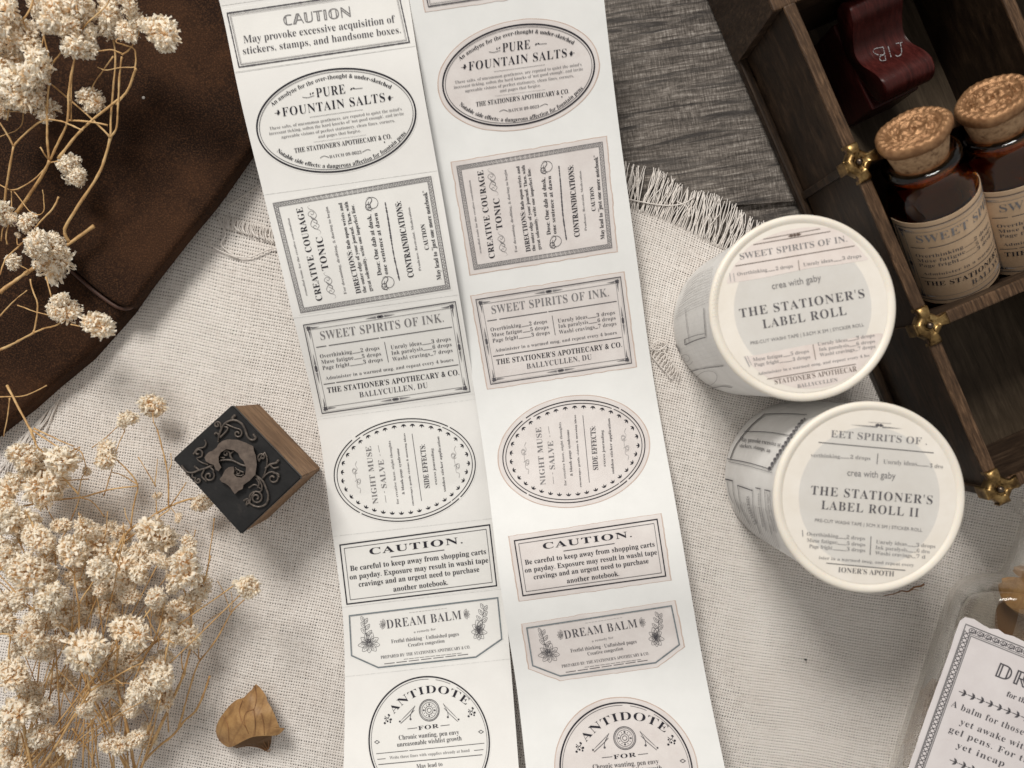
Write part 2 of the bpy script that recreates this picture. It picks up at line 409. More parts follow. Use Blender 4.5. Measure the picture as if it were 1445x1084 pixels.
class Decal:
    """printed marks; coordinates are pixels of a drawing frame, T takes them to the surface's own coordinates"""
    def __init__(s, T, surf, off=0.02): s.T = T; s.surf = surf; s.off = off; s.parts = {}
    def add(s, part, p, f, tone, lift=0.0):
        p = np.asarray(p, float)
        if not len(p): return
        d = s.parts.setdefault(part, [[], [], [], 0])
        d[0].append(s.surf(s.T(p), s.off + lift)); d[1] += [tuple(i + d[3] for i in q) for q in f]; d[2] += [tone] * len(f); d[3] += len(p)
    def text(s, part, string, st, x0, y0, x1, y1, h, tone='ink0', sp=1.0):
        v, f = glyphs(string, st, sp)
        a = np.array([x1 - x0, y1 - y0], float); L = np.linalg.norm(a); ax = a / L; up = np.array([ax[1], -ax[0]])
        lo, hi = v[:, 0].min(), v[:, 0].max()
        q = np.array([x0, y0]) + ((v[:, :1] - lo) / (hi - lo) * L) * ax + (v[:, 1:2] / capheight(st) * h) * up
        s.add(part, q, f, tone)
    def path(s, part, string, st, pts, h, tone='ink0', sp=1.0):
        v, f = glyphs(string, st, sp); c = spline(pts, 200); d = np.concatenate([[0], np.cumsum(np.linalg.norm(np.diff(c, axis=0), axis=1))])
        lo, hi = v[:, 0].min(), v[:, 0].max(); u = (v[:, 0] - lo) / (hi - lo) * d[-1]
        x = np.interp(u, d, c[:, 0]); y = np.interp(u, d, c[:, 1]); t = np.gradient(c, axis=0); t /= np.linalg.norm(t, axis=1, keepdims=True)
        tx = np.interp(u, d, t[:, 0]); ty = np.interp(u, d, t[:, 1]); hh = v[:, 1] / capheight(st) * h
        s.add(part, np.stack([x + ty * hh, y - tx * hh], 1), f, tone)
    def line(s, part, pts, w, tone='ink0', closed=False, smooth=0, gaps=(), step=9.0, taper=False, rough=0.0):
        p = np.asarray(pts, float)
        if smooth: p = spline(np.vstack([p, p[:1]]) if closed else p, smooth)
        elif closed: p = np.vstack([p, p[:1]])
        d = np.concatenate([[0], np.cumsum(np.linalg.norm(np.diff(p, axis=0), axis=1))]); keep = [d[0]]
        for a, b in zip(d[:-1], d[1:]):
            n = max(1, int(math.ceil((b - a) / step))); keep += list(a + (b - a) * np.arange(1, n + 1) / n)
        u = np.array(keep); c = np.stack([np.interp(u, d, p[:, 0]), np.interp(u, d, p[:, 1])], 1)
        t = np.gradient(c, axis=0)
        if closed: t[0] = t[-1] = (c[1] - c[0]) * 0.5 + (c[-1] - c[-2]) * 0.5
        t /= np.maximum(np.linalg.norm(t, axis=1, keepdims=True), 1e-9); nrm = np.stack([-t[:, 1], t[:, 0]], 1)
        k = np.ones(len(c))
        # widen at corners so mitres keep their width
        if not smooth:
            for i in range(1, len(c) - 1):
                a = c[i] - c[i - 1]; b = c[i + 1] - c[i]; co = (a @ b) / max(1e-9, np.linalg.norm(a) * np.linalg.norm(b)); k[i] = 1 / max(0.5, math.sqrt(max(0.0, (1 + co) / 2)))
            if closed: k[0] = k[-1] = 1.35 if len(p) < 12 else 1
        hw = 0.5 * w * k
        if taper: hw = hw * np.clip(np.sin(np.linspace(0.08, math.pi - 0.08, len(c))), 0.12, 1)
        if rough: hw = hw * (1 + rough * nrs.uniform(-1, 1, len(c)))
        v = np.stack([c + nrm * hw[:, None], c - nrm * hw[:, None]], 1).reshape(-1, 2); f = []
        for i in range(len(c) - 1):
            m = (u[i] + u[i + 1]) / 2 / u[-1]
            if any(a < m < b for a, b in gaps): continue
            f.append((2 * i, 2 * i + 2, 2 * i + 3, 2 * i + 1))
        s.add(part, v, f, tone)
    def dash(s, part, a, b, n, duty, w, tone):
        a = np.array(a, float); b = np.array(b, float)
        for i in range(n): s.line(part, [a + (b - a) * i / n, a + (b - a) * (i + duty) / n], w, tone)
    def ell(s, part, c, a, b, phi, w, tone='ink0', gaps=(), n=120):
        th = np.linspace(0, 2 * math.pi, n, endpoint=False); co, si = math.cos(phi), math.sin(phi)
        x = a * np.cos(th); y = b * np.sin(th)
        s.line(part, np.stack([c[0] + x * co + y * si, c[1] - x * si + y * co], 1), w, tone, closed=True, gaps=gaps)
    def poly(s, part, pts, tone='ink0', lift=0.0):
        p = np.asarray(pts, float); c = p.mean(0); n = len(p)
        s.add(part, np.vstack([c[None], p]), [(0, i + 1, (i + 1) % n + 1) for i in range(n)], tone, lift)
    def dot(s, part, x, y, r, tone='ink0', n=8):
        th = np.linspace(0, 2 * math.pi, n, endpoint=False); s.poly(part, np.stack([x + r * np.cos(th), y + r * np.sin(th)], 1), tone)
    def petal(s, part, x, y, L, w, ang, tone='ink0'):
        t = np.array([0, .25, .55, 1, .55, .25]); k = np.array([0, .8, .8, 0, -.8, -.8]); ca, sa = math.cos(ang), math.sin(ang)
        s.poly(part, np.stack([x + t * L * ca - k * w * sa, y + t * L * sa + k * w * ca], 1), tone)
    def leaf(s, part, x, y, L, w, ang, tone='ink1', lw=2.2):
        t = np.array([0, .2, .5, .8, 1, .8, .5, .2]); k = np.array([0, .75, 1, .6, 0, -.6, -1, -.75]) * w; ca, sa = math.cos(ang), math.sin(ang)
        s.line(part, np.stack([x + t * L * ca - k * sa, y + t * L * sa + k * ca], 1), lw, tone, closed=True, smooth=20)
        s.line(part, [(x, y), (x + .75 * L * ca, y + .75 * L * sa)], lw * .7, tone)
        for q in (.3, .5): s.line(part, [(x + q * L * ca, y + q * L * sa), (x + (q + .2) * L * ca - .6 * w * sa, y + (q + .2) * L * sa + .6 * w * ca)], lw * .6, tone)
    def spiral(s, part, x, y, r, a0, turns, w, tone='ink2', grow=1.0):
        th = np.linspace(0, turns * 2 * math.pi, 26); rr = r * (1 - 0.82 * th / abs(th[-1])) if turns else r
        s.line(part, np.stack([x + rr * np.cos(a0 + th), y + rr * np.sin(a0 + th)], 1), w, tone)
    def build(s, parent):
        for part, (v, f, t, n) in s.parts.items():
            tones = sorted(set(t)); mk(part, np.concatenate(v), f, [M[q] for q in tones], parent, midx=[tones.index(q) for q in t])

def affine(src, dst):
    src = np.asarray(src, float); dst = np.asarray(dst, float); A = np.hstack([src, np.ones((len(src), 1))]); X = np.linalg.lstsq(A, dst, rcond=None)[0]
    return lambda p: np.hstack([np.asarray(p, float), np.ones((len(p), 1))]) @ X
def frame(ox, oy, k): return lambda p: np.asarray(p, float) / k + np.array([ox, oy])
def plane_surf(z): return lambda p, off=0.0: Pn(p, z + off)

# ------------------------------------------------------------------ table top
TZ = -0.02
def table():
    v = [(-60, -60, TZ), (60, -60, TZ), (60, 60, TZ), (-60, 60, TZ)]
    # two boards with a dark seam: the upper board's lower edge passes (840,303)-(1140,283) in the photograph
    a = P(700, 318.5, TZ); b = P(1140, 287, TZ); d = (b - a) / np.linalg.norm(b - a); n = np.array([-d[1], d[0], 0])
    p0 = a - d * 60; p1 = a + d * 60
    mb = MB(); g = 0.10
    up = [p0 + n * g, p1 + n * g, p1 + n * 60, p0 + n * 60]; lo = [p0 - n * 60, p1 - n * 60, p1 - n * g, p0 - n * g]
    dz = np.array([0, 0, -0.18])
    mb.add(up, [(0, 1, 2, 3)]); mb.add(lo, [(0, 1, 2, 3)])
    mb.add([p0 - n * g + dz, p1 - n * g + dz, p1 + n * g + dz, p0 + n * g + dz], [(0, 1, 2, 3)])
    mb.add([p0 + n * g + dz, p1 + n * g + dz, p1 + n * g, p0 + n * g], [(0, 1, 2, 3)])
    mb.add([p0 - n * g, p1 - n * g, p1 - n * g + dz, p0 - n * g + dz], [(0, 1, 2, 3)])
    o = mb.build('table_surface', M['table'])
    tag(o, kind='structure')
table()

# ------------------------------------------------------------------ woven linen cloth, every yarn real
T_HEM = 6.20
def cloth_xy(s, t):
    sl = 0.19 + 0.235 * (np.clip(t + 1.0, 0, 7.8) / 7.8) ** 1.6
    x = s + 0.19 * t + 0.035 * np.sin(t * 0.9 + 1) + 0.02 * np.sin(s * 0.7 + t * 2.1)
    y = t - s * sl + 0.05 * np.sin(s * 0.55 + 0.6) + 0.025 * np.sin(s * 1.7 + t * 0.4)
    return x, y
def cloth_z(x, y):
    return 0.055 + 0.018 * np.sin(x * 1.1 + 0.5 * y) + 0.015 * np.sin(y * 1.6 - 0.4 * x + 1.0) + 0.01 * np.sin(3.1 * x + 2.2 * y)
def cloth():
    root = empty('linen_cloth', (0, 0, 0))
    tag(root, 'pale beige loosely woven linen cloth with a frayed edge, spread under the label strips', 'cloth')
    pw, pf = 0.076, 0.083       # warp and weft pitch
    s0, s1, t0, t1 = -16.5, 19.5, -17.0, T_HEM
    ns = int((s1 - s0) / pw); nt = int((t1 - t0) / pf)
    def ribbons(n_thr, n_cross, along_s, wid, amp):
        k = 2
        m = n_cross * k + 1
        j = np.arange(m) / k                                   # position in crossings
        ti = np.arange(n_thr)
        jit = nrs.normal(0, 0.028, n_thr)
        sw = 1 + 0.05 * nrs.normal(0, 1, n_thr)
        T_, J_ = np.meshgrid(ti, j, indexing='ij')
        jn = nrs.normal(0, 1, (n_thr, m // 6 + 2)); base = np.arange(m) / 6; bi = base.astype(int); bf = base - bi
        wob = jn[:, bi] * (1 - bf) + jn[:, bi + 1] * bf
        pat = np.cos(math.pi * (J_ + T_))                      # over / under
        if not along_s: pat = -pat
        width = wid * sw[:, None] * (1 + 0.07 * wob)
        V = np.empty((n_thr, m, 3, 3), np.float32)
        for e, (o, dz) in enumerate(((-0.5, -0.42), (0, 0.0), (0.5, -0.42))):
            if along_s:
                s = s0 + pw * (J_ + 0.5); t = t0 + pf * (T_ + 0.5 + jit[:, None] + 0.04 * wob) + o * width
            else:
                t = t0 + pf * (J_ + 0.5); s = s0 + pw * (T_ + 0.5 + jit[:, None] + 0.04 * wob) + o * width
            x, y = cloth_xy(s, t)
            V[:, :, e, 0] = x; V[:, :, e, 1] = y; V[:, :, e, 2] = cloth_z(x, y) + amp * pat + dz * width * 0.6
        idx = np.arange(n_thr * m * 3).reshape(n_thr, m, 3)
        a = idx[:, :-1, :-1].ravel(); b = idx[:, 1:, :-1].ravel(); c = idx[:, 1:, 1:].ravel(); d = idx[:, :-1, 1:].ravel()
        fc = np.stack([a, b, c, d], 1)
        v = V.reshape(-1, 3)
        # drop what no view near the photograph's can see (outside the frame, or under the strips)
        cx = v[fc[:, 0], 0]; cy = v[fc[:, 0], 1]
        px = cx * F / 25 + 722.5; py = 542 - cy * F / 25
        ok = (px > -90) & (px < 1535) & (py > -60) & (py < 1170)
        lx = np.interp(py, [0, 275, 592, 857, 1084], [330, 400, 475, 510, 510]); rx = np.interp(py, [0, 172, 521, 789, 1084], [830, 845, 890, 935, 990])
        gx = np.interp(py, [700, 930, 1084, 1200], [700, 722, 736, 748]); ok &= ~((px > lx + 25) & (px < rx - 25) & ~((np.abs(px - gx) < 50) & (py > 700)))
        ok &= ~((py < 500) & (px < 60 + (500 - py) * 0.35))
        fc = fc[ok]
        used, inv = np.unique(fc, return_inverse=True)
        return v[used], inv.reshape(-1, 4)
    v1, f1 = ribbons(nt, ns, True, pf * 0.71, 0.011)
    v2, f2 = ribbons(ns, nt, False, pw * 0.63, 0.013)
    v = np.concatenate([v1, v2]); f = np.concatenate([f1, f2 + len(v1)])
    mk('weave', v, f, M['linen'], root, smooth=True)
    # frayed hem
    mb = MB(); r = random.Random(3); k = 0; s = -2.0
    clump = 0
    while s < 9.5:
        x, y = cloth_xy(np.array([s]), np.array([T_HEM - 0.1])); p = np.array([x[0], y[0], 0.06])
        L = (1.25 + 0.14 * r.random() + 0.10 * math.sin(s * 3)) * (1 if r.random() < .9 else r.uniform(.6, .95))
        lean = 0.09 * math.sin(s * 2.3) + 0.06 * math.sin(s * 5.1 + 1) + r.gauss(0, 0.075) - 0.05
        gap = (2.40 < s < 2.62)
        if gap: lean -= 0.3; L *= 0.9
        d = np.array([0.36 + lean, 1.0, 0]); d /= np.linalg.norm(d); n = np.array([d[1], -d[0], 0])
        b1, b2 = r.gauss(0, 0.045), r.gauss(0, 0.085); h = r.uniform(0.02, 0.09)
        pts = [p, p + d * L * 0.33 + n * b1 + (0, 0, h), p + d * L * 0.68 + n * b2 + (0, 0, h), p + d * L + n * (b1 + b2) * 0.6 + (0, 0, 0.03 - 0.06)]
        q = spline(pts, 9); q[:, 2] = np.maximum(q[:, 2], 0.03)
        rad = 0.0165 * r.uniform(0.7, 1.25)
        mb.tube(q, np.linspace(rad, rad * 0.85, 9), 5); k += 1
        s += pw * r.uniform(0.26, 0.52)
    mb.build('fringe', M['linen'], root, smooth=True)
    lt = MB()
    def one():
        nonlocal lt
        lt.build('loose_thread', M['linen'], root, smooth=True); lt = MB()
    def patch(name):
        nonlocal lt
        tag(lt.build(name, M['linen'], root, smooth=True), kind='stuff'); lt = MB()
    def lthread(pp, z, rad=0.02, n=40, zz=None):
        pts = Pn(pp, z); 
        if zz is not None: pts[:, 2] = zz
        lt.tube(spline(pts, n), rad, 5)
    lthread([(878, 279), (905, 285), (940, 290), (965, 287), (981, 277)], 0.16); one()
    lthread([(955, 284), (970, 293), (973, 306)], 0.14); one()
    for a in range(9):                                           # pulled loops beside the first roll
        lthread([(927 + a * 2.2, 512 + a * 2.1), (919 + a * 3.4, 500 + a * 4.2), (927 + a * 3.6, 489 + a * 4.2), (938 + a * 2.6, 496 + a * 4.0), (936 + a * 2.5, 508 + a * 3.8)], 0.13 + 0.01 * (a % 3), 0.016, 24)
    patch('pulled_loop')
    lthread([(918, 492), (923, 484), (934, 480), (941, 486), (930, 494), (920, 492)], 0.2, 0.02, 30); one()
    # snagged threads between the journal and the left strip
    lthread([(322, 291), (338, 280), (355, 268), (372, 258)], 0.12); one()
    lthread([(305, 302), (318, 330), (312, 345), (330, 360), (352, 363), (380, 352), (398, 350)], 0.14, 0.02); one()
    lthread([(288, 333), (300, 348), (318, 357), (336, 364)], 0.13, 0.02); one()
    for a in range(30):
        x = 318 + a * 2.6; lthread([(x + rnd.uniform(-1, 1), 304 + a * 0.75), (x - 2 + rnd.uniform(-2, 2), 313 + a * 0.8), (x + 2 + rnd.uniform(-2, 2), 322 + a * 0.85)], 0.12, 0.017, 8)
    patch('frayed_patch')
    for a in range(26):
        x = 4 + a * 2.5; y = 640 - a * 2.6; lthread([(x + 18, y - 14), (x + 8 + rnd.uniform(-4, 4), y + 4), (x - 4 + rnd.uniform(-9, 6), y + 32 + rnd.uniform(-8, 10))], 0.10, 0.018, 10)
    patch('frayed_patch')
cloth()

# ------------------------------------------------------------------ leather journal
def slab(outline, z0, z1, bev, bend=None):
    """pillow-edged sheet of leather from a pixel outline at height z1"""
    o = np.asarray(outline, float); c = Pn(o, np.full(len(o), z1)); ctr = c.mean(0)
    mid = c[:, :2]
    area = 0.5 * np.sum(mid[:, 0] * np.roll(mid[:, 1], -1) - np.roll(mid[:, 0], -1) * mid[:, 1])
    if area < 0: c = c[::-1]; mid = c[:, :2]
    t = np.roll(mid, -1, 0) - np.roll(mid, 1, 0); t /= np.linalg.norm(t, axis=1, keepdims=True); n = np.stack([t[:, 1], -t[:, 0]], 1)
    rings = []
    for k in range(6):
        a = k / 5 * math.pi / 2
        q = c.copy(); q[:, :2] = mid - n * bev * (1 - math.sin(math.pi / 2 - a)) ; q[:, 2] = z1 - bev * (1 - math.sin(a)) * 0.8
        rings.append(q)
    b = c.copy(); b[:, 2] = z0
    V = [b] + rings; N = len(c); v = np.concatenate(V); f = []
    for i in range(len(V) - 1):
        for j in range(N):
            k = (j + 1) % N; f.append((i * N + j, i * N + k, (i + 1) * N + k, (i + 1) * N + j))
    last = rings[-1]; cc = last.mean(0); sh = [.93, .82, .68, .52, .36, .2, .08]
    add = []
    for k in sh:
        q = cc + (last - cc) * k; x, y = q[:, 0], q[:, 1]
        q[:, 2] = z1 + (1 - k) ** .5 * (.035 * np.sin(.9 * x + 1.3 * y) + .03 * np.sin(1.7 * x - .8 * y + 1) + .02 * np.sin(3.1 * y + .6 * x)); add.append(q)
    b0 = (len(V) - 1) * N; v = np.vstack([v] + add + [cc[None]])
    for i in range(len(sh)):
        for j in range(N):
            k = (j + 1) % N; f.append((b0 + i * N + j, b0 + i * N + k, b0 + (i + 1) * N + k, b0 + (i + 1) * N + j))
    b1 = b0 + len(sh) * N
    for j in range(N): f.append((b1 + j, b1 + (j + 1) % N, len(v) - 1))
    return v, f
def dens(pts, n): return spline(np.vstack([pts, pts[:1]]), n)[:-1]
def poly_dense(pts, step, corner=0):
    p = np.asarray(pts, float); out = []
    for a, b in zip(p, np.roll(p, -1, 0)):
        n = max(1, int(np.linalg.norm(b - a) / step)); out += [a + (b - a) * i / n for i in range(n)]
    return np.array(out)
def journal():
    root = empty('leather_journal', P(150, 200, 0.05))
    tag(root, 'dark brown suede leather journal cover under the dried flowers at upper left', 'journal')
    out = np.array([(-160, -160), (415, -160), (412, 60), (400, 125), (326, 226), (250, 332), (176, 440), (118, 505), (66, 548), (30, 580), (-10, 610), (-60, 650), (-160, 700)], float)
    v, f = slab(poly_dense(out, 14), 0.07, 0.80, 0.28)
    mk('back_cover', v, f, M['suede'], root, smooth=True, sharp=60)
    o2 = np.vstack([[(-160, -160), (430, -160), (428, 40), (418, 115), (341, 226)], spline([(341, 226), (300, 284), (262, 330), (222, 381), (196, 415), (186, 428), (180, 433), (172, 432), (160, 427)], 30)[1:], spline([(160, 427), (135, 409), (112, 389), (95, 374), (60, 345), (20, 310), (-30, 262), (-100, 200), (-160, 160)], 30)[1:]])
    v, f = slab(o2, 0.60, 1.18, 0.19)
    # soft hollows in the flap
    fl = mk('front_flap', v, f, M['suede'], root, smooth=True, sharp=60)
    pts = Pn(spline([(-30, 266), (20, 313), (60, 348), (95, 377), (112, 392), (135, 412), (160, 430), (173, 435), (184, 434), (187, 429)], 50), 0.88)
    mb = MB(); mb.tube(pts, 0.065, 8); mb.build('edge_cord', M['cord'], root, smooth=True)
journal()

# ------------------------------------------------------------------ label strips
class Strip:
    def __init__(s, rows, W, zmin, kz=1.0):
        r = np.array(rows, float); t = r[:, 1]
        s.t0, s.t1 = t[0], t[-1]
        s.fx0 = nspline(t, r[:, 0]); s.fx1 = nspline(t, r[:, 2]); s.fy1 = nspline(t, r[:, 3])
        w = np.hypot(r[:, 2] - r[:, 0], r[:, 3] - r[:, 1]); z = np.maximum(CAM_H - W * F / w, zmin)
        z = np.where(t < 400, z * kz, np.where(t > 900, z * .72, z)); s.zf = nspline(t, z); s.zmin = zmin
    def z(s, t): return np.maximum(s.zf(t), s.zmin)
    def row(s, t): return s.fx0(t), t, s.fx1(t), s.fy1(t)
    def surf(s, p, off=0.0):
        p = np.asarray(p, float); lo = np.full(len(p), s.t0 - 60.0); hi = np.full(len(p), s.t1 + 60.0)
        for _ in range(34):
            m = (lo + hi) / 2; a, b, c, d = s.row(m); cr = (c - a) * (p[:, 1] - b) - (d - b) * (p[:, 0] - a)
            g = cr > 0; lo = np.where(g, m, lo); hi = np.where(g, hi, m)
        return Pn(p, s.z((lo + hi) / 2) + off)
    def sheet(s, name, mat, th=0.03):
        nv, nu = 220, 14; t = np.linspace(s.t0, s.t1, nv); a, b, c, d = s.row(t); z = s.z(t); u = np.linspace(0, 1, nu)
        top = []
        for k in u: top.append(Pn(np.stack([a + (c - a) * k, b + (d - b) * k], 1), z))
        top = np.stack(top, 1).reshape(-1, 3); bot = top.copy(); bot[:, 2] -= th; n = nv * nu
        idx = np.arange(n).reshape(nv, nu); f = []
        q = np.stack([idx[:-1, :-1].ravel(), idx[1:, :-1].ravel(), idx[1:, 1:].ravel(), idx[:-1, 1:].ravel()], 1)
        f = [q, q[:, ::-1] + n]
        ed = np.concatenate([idx[:, 0], idx[-1, 1:], idx[::-1, -1][1:], idx[0, ::-1][1:]]); e2 = np.roll(ed, -1)[:-1]; e1 = ed[:-1]
        f.append(np.stack([e1, e1 + n, e2 + n, e2], 1))
        return mk(name, np.concatenate([top, bot]), np.concatenate(f), mat, smooth=True, sharp=40)
SL = Strip([(291, -60, 559, -99), (311, 8, 572, -30), (331, 103, 587, 65), (372, 275, 618, 241), (414, 449, 648, 416), (447, 592, 672, 563.5), (469.6, 757, 696.6, 731.6), (482.7, 857, 710.5, 831), (486.5, 955, 720, 930), (484, 1100, 731.5, 1076), (478, 1200, 739, 1178)], 4.81, 0.16, 0.80)
SR = Strip([(568, -60, 842, -98), (581, 21, 850.5, -18), (612, 210, 872.5, 172), (643, 400, 898.5, 364), (670, 556, 920, 521), (692, 712, 947.5, 678), (705.5, 822, 967, 789), (727.5, 959, 991, 928), (744, 1100, 1020, 1070), (756, 1200, 1042, 1172)], 5.31, 0.12, 1.25)
strip_l = tag(SL.sheet('label_strip', M['release']), 'bright white paper strip of pre-cut labels lying left of the other strip', 'label strip')
strip_r = tag(SR.sheet('label_strip', M['release_b']), 'paler strip holding torn-edged aged labels, right of the white strip', 'label strip')

# die-cut lines across the white strip
d = Decal(lambda p: p, SL.surf, 0.006)
for yl in (8, 103, 275, 449, 592, 757, 857, 955):
    a, b, c, e = SL.row(np.array([float(yl)])); d.line('cut_line', [(a[0] + 1, b[0]), (c[0] - 1, e[0])], 0.9, 'ink4')
    d.build(strip_l); d.parts = {}

def sticker(name, mat, outline, T, surf, off, edge=None, rag=0.0, seed=0):
    """thin paper label: concentric rings from the centre of its outline; edge = second material for the rim"""
    p = np.asarray(outline, float); r = np.random.RandomState(seed)
    if rag:
        c0 = p.mean(0); dd = p - c0; L = np.linalg.norm(dd, axis=1, keepdims=True); nz = r.normal(0, 1, len(p)); nz = (nz + np.roll(nz, 1) + np.roll(nz, -1)) / 1.7
        big = np.interp(np.arange(len(p)), np.arange(0, len(p) + 6, 6), r.normal(0, 1, len(np.arange(0, len(p) + 6, 6))))
        p = c0 + dd * (1 + rag * (0.6 * nz + 0.8 * big)[:, None] / L)
    c = p.mean(0); N = len(p); fr = [0.12, 0.25, 0.38, 0.5, 0.62, 0.74, 0.84, 0.92, 0.985, 1.0]
    pts = [c[None]] + [c + (p - c) * k for k in fr]; q = np.vstack(pts); f = []; mi = []
    for j in range(N): f.append((0, 1 + (j + 1) % N, 1 + j)); mi.append(0)
    for i in range(len(fr) - 1):
        for j in range(N):
            k = (j + 1) % N; f.append((1 + i * N + j, 1 + i * N + k, 1 + (i + 1) * N + k, 1 + (i + 1) * N + j)); mi.append(1 if (edge and i >= len(fr) - 2) else 0)
    v = surf(T(q), off)
    low = surf(T(pts[-1]), 0.001); n0 = len(v); b0 = 1 + (len(fr) - 1) * N
    for j in range(N): f.append((b0 + j, b0 + (j + 1) % N, n0 + (j + 1) % N, n0 + j)); mi.append(1 if edge else 0)
    o = mk(name, np.vstack([v, low]), f, [mat, edge] if edge else [mat], smooth=False, midx=mi)
    return o

def ellpts(c, a, b, phi, n=90):
    th = np.linspace(0, 2 * math.pi, n, endpoint=False); co, si = math.cos(phi), math.sin(phi)
    return np.stack([c[0] + a * np.cos(th) * co + b * np.sin(th) * si, c[1] - a * np.cos(th) * si + b * np.sin(th) * co], 1)
def grow(pts, g):
    p = np.asarray(pts, float); c = p.mean(0); 
    n = len(p); out = []
    for i in range(n):
        a = p[i] - p[i - 1]; b = p[(i + 1) % n] - p[i]; a /= np.linalg.norm(a); b /= np.linalg.norm(b)
        na = np.array([a[1], -a[0]]); nb = np.array([b[1], -b[0]]); m = na + nb; m /= max(0.3, m @ na); 
        if (p[i] - c) @ m < 0: m = -m
        out.append(p[i] + m * g)
    return np.array(out)
def inset(pts, g): return grow(pts, -g)

# ---- drawings, in pixels of enlarged views
def draw_provoke(d, q):
    c = [(85, 78), (1087, -69), (1157, 248), (155, 395)]
    d.line('border', c, 7, 'ink1', True, rough=0.25); d.line('border', inset(c, 13), 3, 'ink2', True); d.line('border', inset(c, 19), 2, 'ink3', True)
    d.text('title', 'CAUTION', 'o', 420, 150, 813, 96, 60, 'ink2')
    d.text('lettering', 'May provoke excessive acquisition of', 's', 183, 254, 1075, 131, 42, 'ink1'); d.text('lettering', 'stickers, stamps, and handsome boxes.', 's', 180, 320, 1108, 193, 40, 'ink1')
def draw_salts(d, q):
    ph = math.radians(8.2); c = (727, 708)
    d.ell('border', c, 470, 300, ph, 9); d.ell('border', c, 455, 285, ph, 3, 'ink1')
    d.text('title', 'PURE', 's', 612, 573, 782, 549, 52, sp=1.1); d.text('title', 'FOUNTAIN SALTS', 's', 413, 685, 1016, 597, 50, sp=1.1)
    for t, x0, y0, x1, y1 in (("These salts, of uncommon gentleness, are reputed to quiet the mind's", 335, 765, 1113, 648), ("incessant ticking, soften the hard knocks of 'not good enough', and invite", 333, 795, 1125, 675), ('agreeable visions of perfect stationery, clean lines, corners,', 405, 815, 1072, 716), ('and pages that forgive.', 622, 812, 872, 776)):
        d.text('lettering', t, 's', x0, y0, x1, y1, 17, 'ink2')
    d.text('lettering', "THE STATIONER'S APOTHECARY & CO.", 'b', 483, 900, 1053, 814, 27); d.text('lettering', 'BATCH 09-0023', 's', 688, 931, 876, 903, 17, 'ink1')
    d.path('lettering', 'An anodyne for the over-thought & under-sketched', 'b', [(352, 627), (400, 588), (480, 540), (560, 505), (640, 476), (720, 462), (790, 458), (870, 465), (930, 478), (990, 498), (1046, 524)], 24)
    d.path('lettering', 'Notable side effects: a dangerous affection for fountain pens', 'b', [(376, 893), (430, 928), (500, 958), (590, 980), (680, 988), (760, 984), (830, 972), (900, 953), (960, 928), (1020, 893), (1070, 853), (1138, 786)], 24)
    d.dash('ornament', (572, 690), (885, 645), 46, .62, 3, 'ink1'); d.dash('ornament', (595, 836), (905, 793), 40, .55, 2.4, 'ink2')
    d.line('ornament', [(527, 572), (560, 574), (598, 562)], 3, 'ink1', smooth=12); d.line('ornament', [(812, 518), (835, 522), (882, 518)], 3, 'ink1', smooth=12)
    for x, y, a in ((585, 553, -.9), (575, 560, -1.6), (825, 515, .6), (820, 520, 2.4)): d.petal('ornament', x, y, 16, 4, a)
    for bx, by, s in ((398, 662, -1), (1028, 577, 1)):
        d.line('ornament', [(bx, by), (bx + s * 34, by - s * 5)], 2.6, 'ink0')
        for a in (.7, -.7, .2, -1.1, 1.1): d.petal('ornament', bx + s * 6, by, 20, 4, a if s > 0 else math.pi - a)
    d.line('ornament', [(632, 930), (645, 921), (660, 918), (684, 926)], 3, 'ink1', smooth=14); d.line('ornament', [(880, 896), (900, 884), (914, 880), (928, 884)], 3, 'ink1', smooth=14)
    d.dot('ornament', 1011, 836, 4)
def chain(d, c, w, n1, n2, tone):
    o = np.array(c, float); i = inset(o, w); d.line('border', o, 4, tone, True); d.line('border', i, 3, tone, True)
    for k in range(4):
        a0, a1 = o[k], o[(k + 1) % 4]; b0, b1 = i[k], i[(k + 1) % 4]; n = n1 if k % 2 == 0 else n2
        for j in range(n):
            u = (j + .12) / n; v = (j + .88) / n; h = (j + .5) / n
            A = a0 + (a1 - a0) * u; B = a0 + (a1 - a0) * v; C = b0 + (b1 - b0) * v; D = b0 + (b1 - b0) * u; m = (A + B + C + D) / 4
            q = [A + (m - A) * .28, B + (m - B) * .28, C + (m - C) * .28, D + (m - D) * .28]
            d.line('border', q, 3.2, tone, True); d.dot('border', m[0], m[1], 3.5, tone)
            e = a0 + (a1 - a0) * u - (a1 - a0) * .12 / n; g = b0 + (b1 - b0) * u - (b1 - b0) * .12 / n; d.line('border', [e + (g - e) * .1, e + (g - e) * .9], 3, 'ink3')
def flourish(d, x, y, ax, L, tone, w=3):
    a = np.array([math.cos(ax), math.sin(ax)]); n = np.array([-a[1], a[0]]); o = np.array([x, y])
    f = lambda u, v: tuple(o + a * u * L + n * v * L)
    d.line('ornament', [f(-1, .1), f(-.95, .28), f(-.75, .25), f(-.55, -.05), f(-.3, -.25), f(-.02, -.12), f(.1, .12), f(.3, .25), f(.6, .12), f(.8, -.15), f(.95, -.2), f(1, 0)], w, tone, smooth=50, taper=True)
    for s in (-1, 1): d.line('ornament', [f(s * .1, s * .05), f(s * .4, -s * .28), f(s * .62, -s * .1), f(s * .5, s * .12), f(s * .36, 0), f(s * .46, -s * .1)], w * .8, tone, smooth=36)
    d.line('ornament', [f(-.35, .1), f(-.1, .2), f(.15, -.1), f(.35, -.12)], w * 1.7, tone, smooth=20, taper=True)
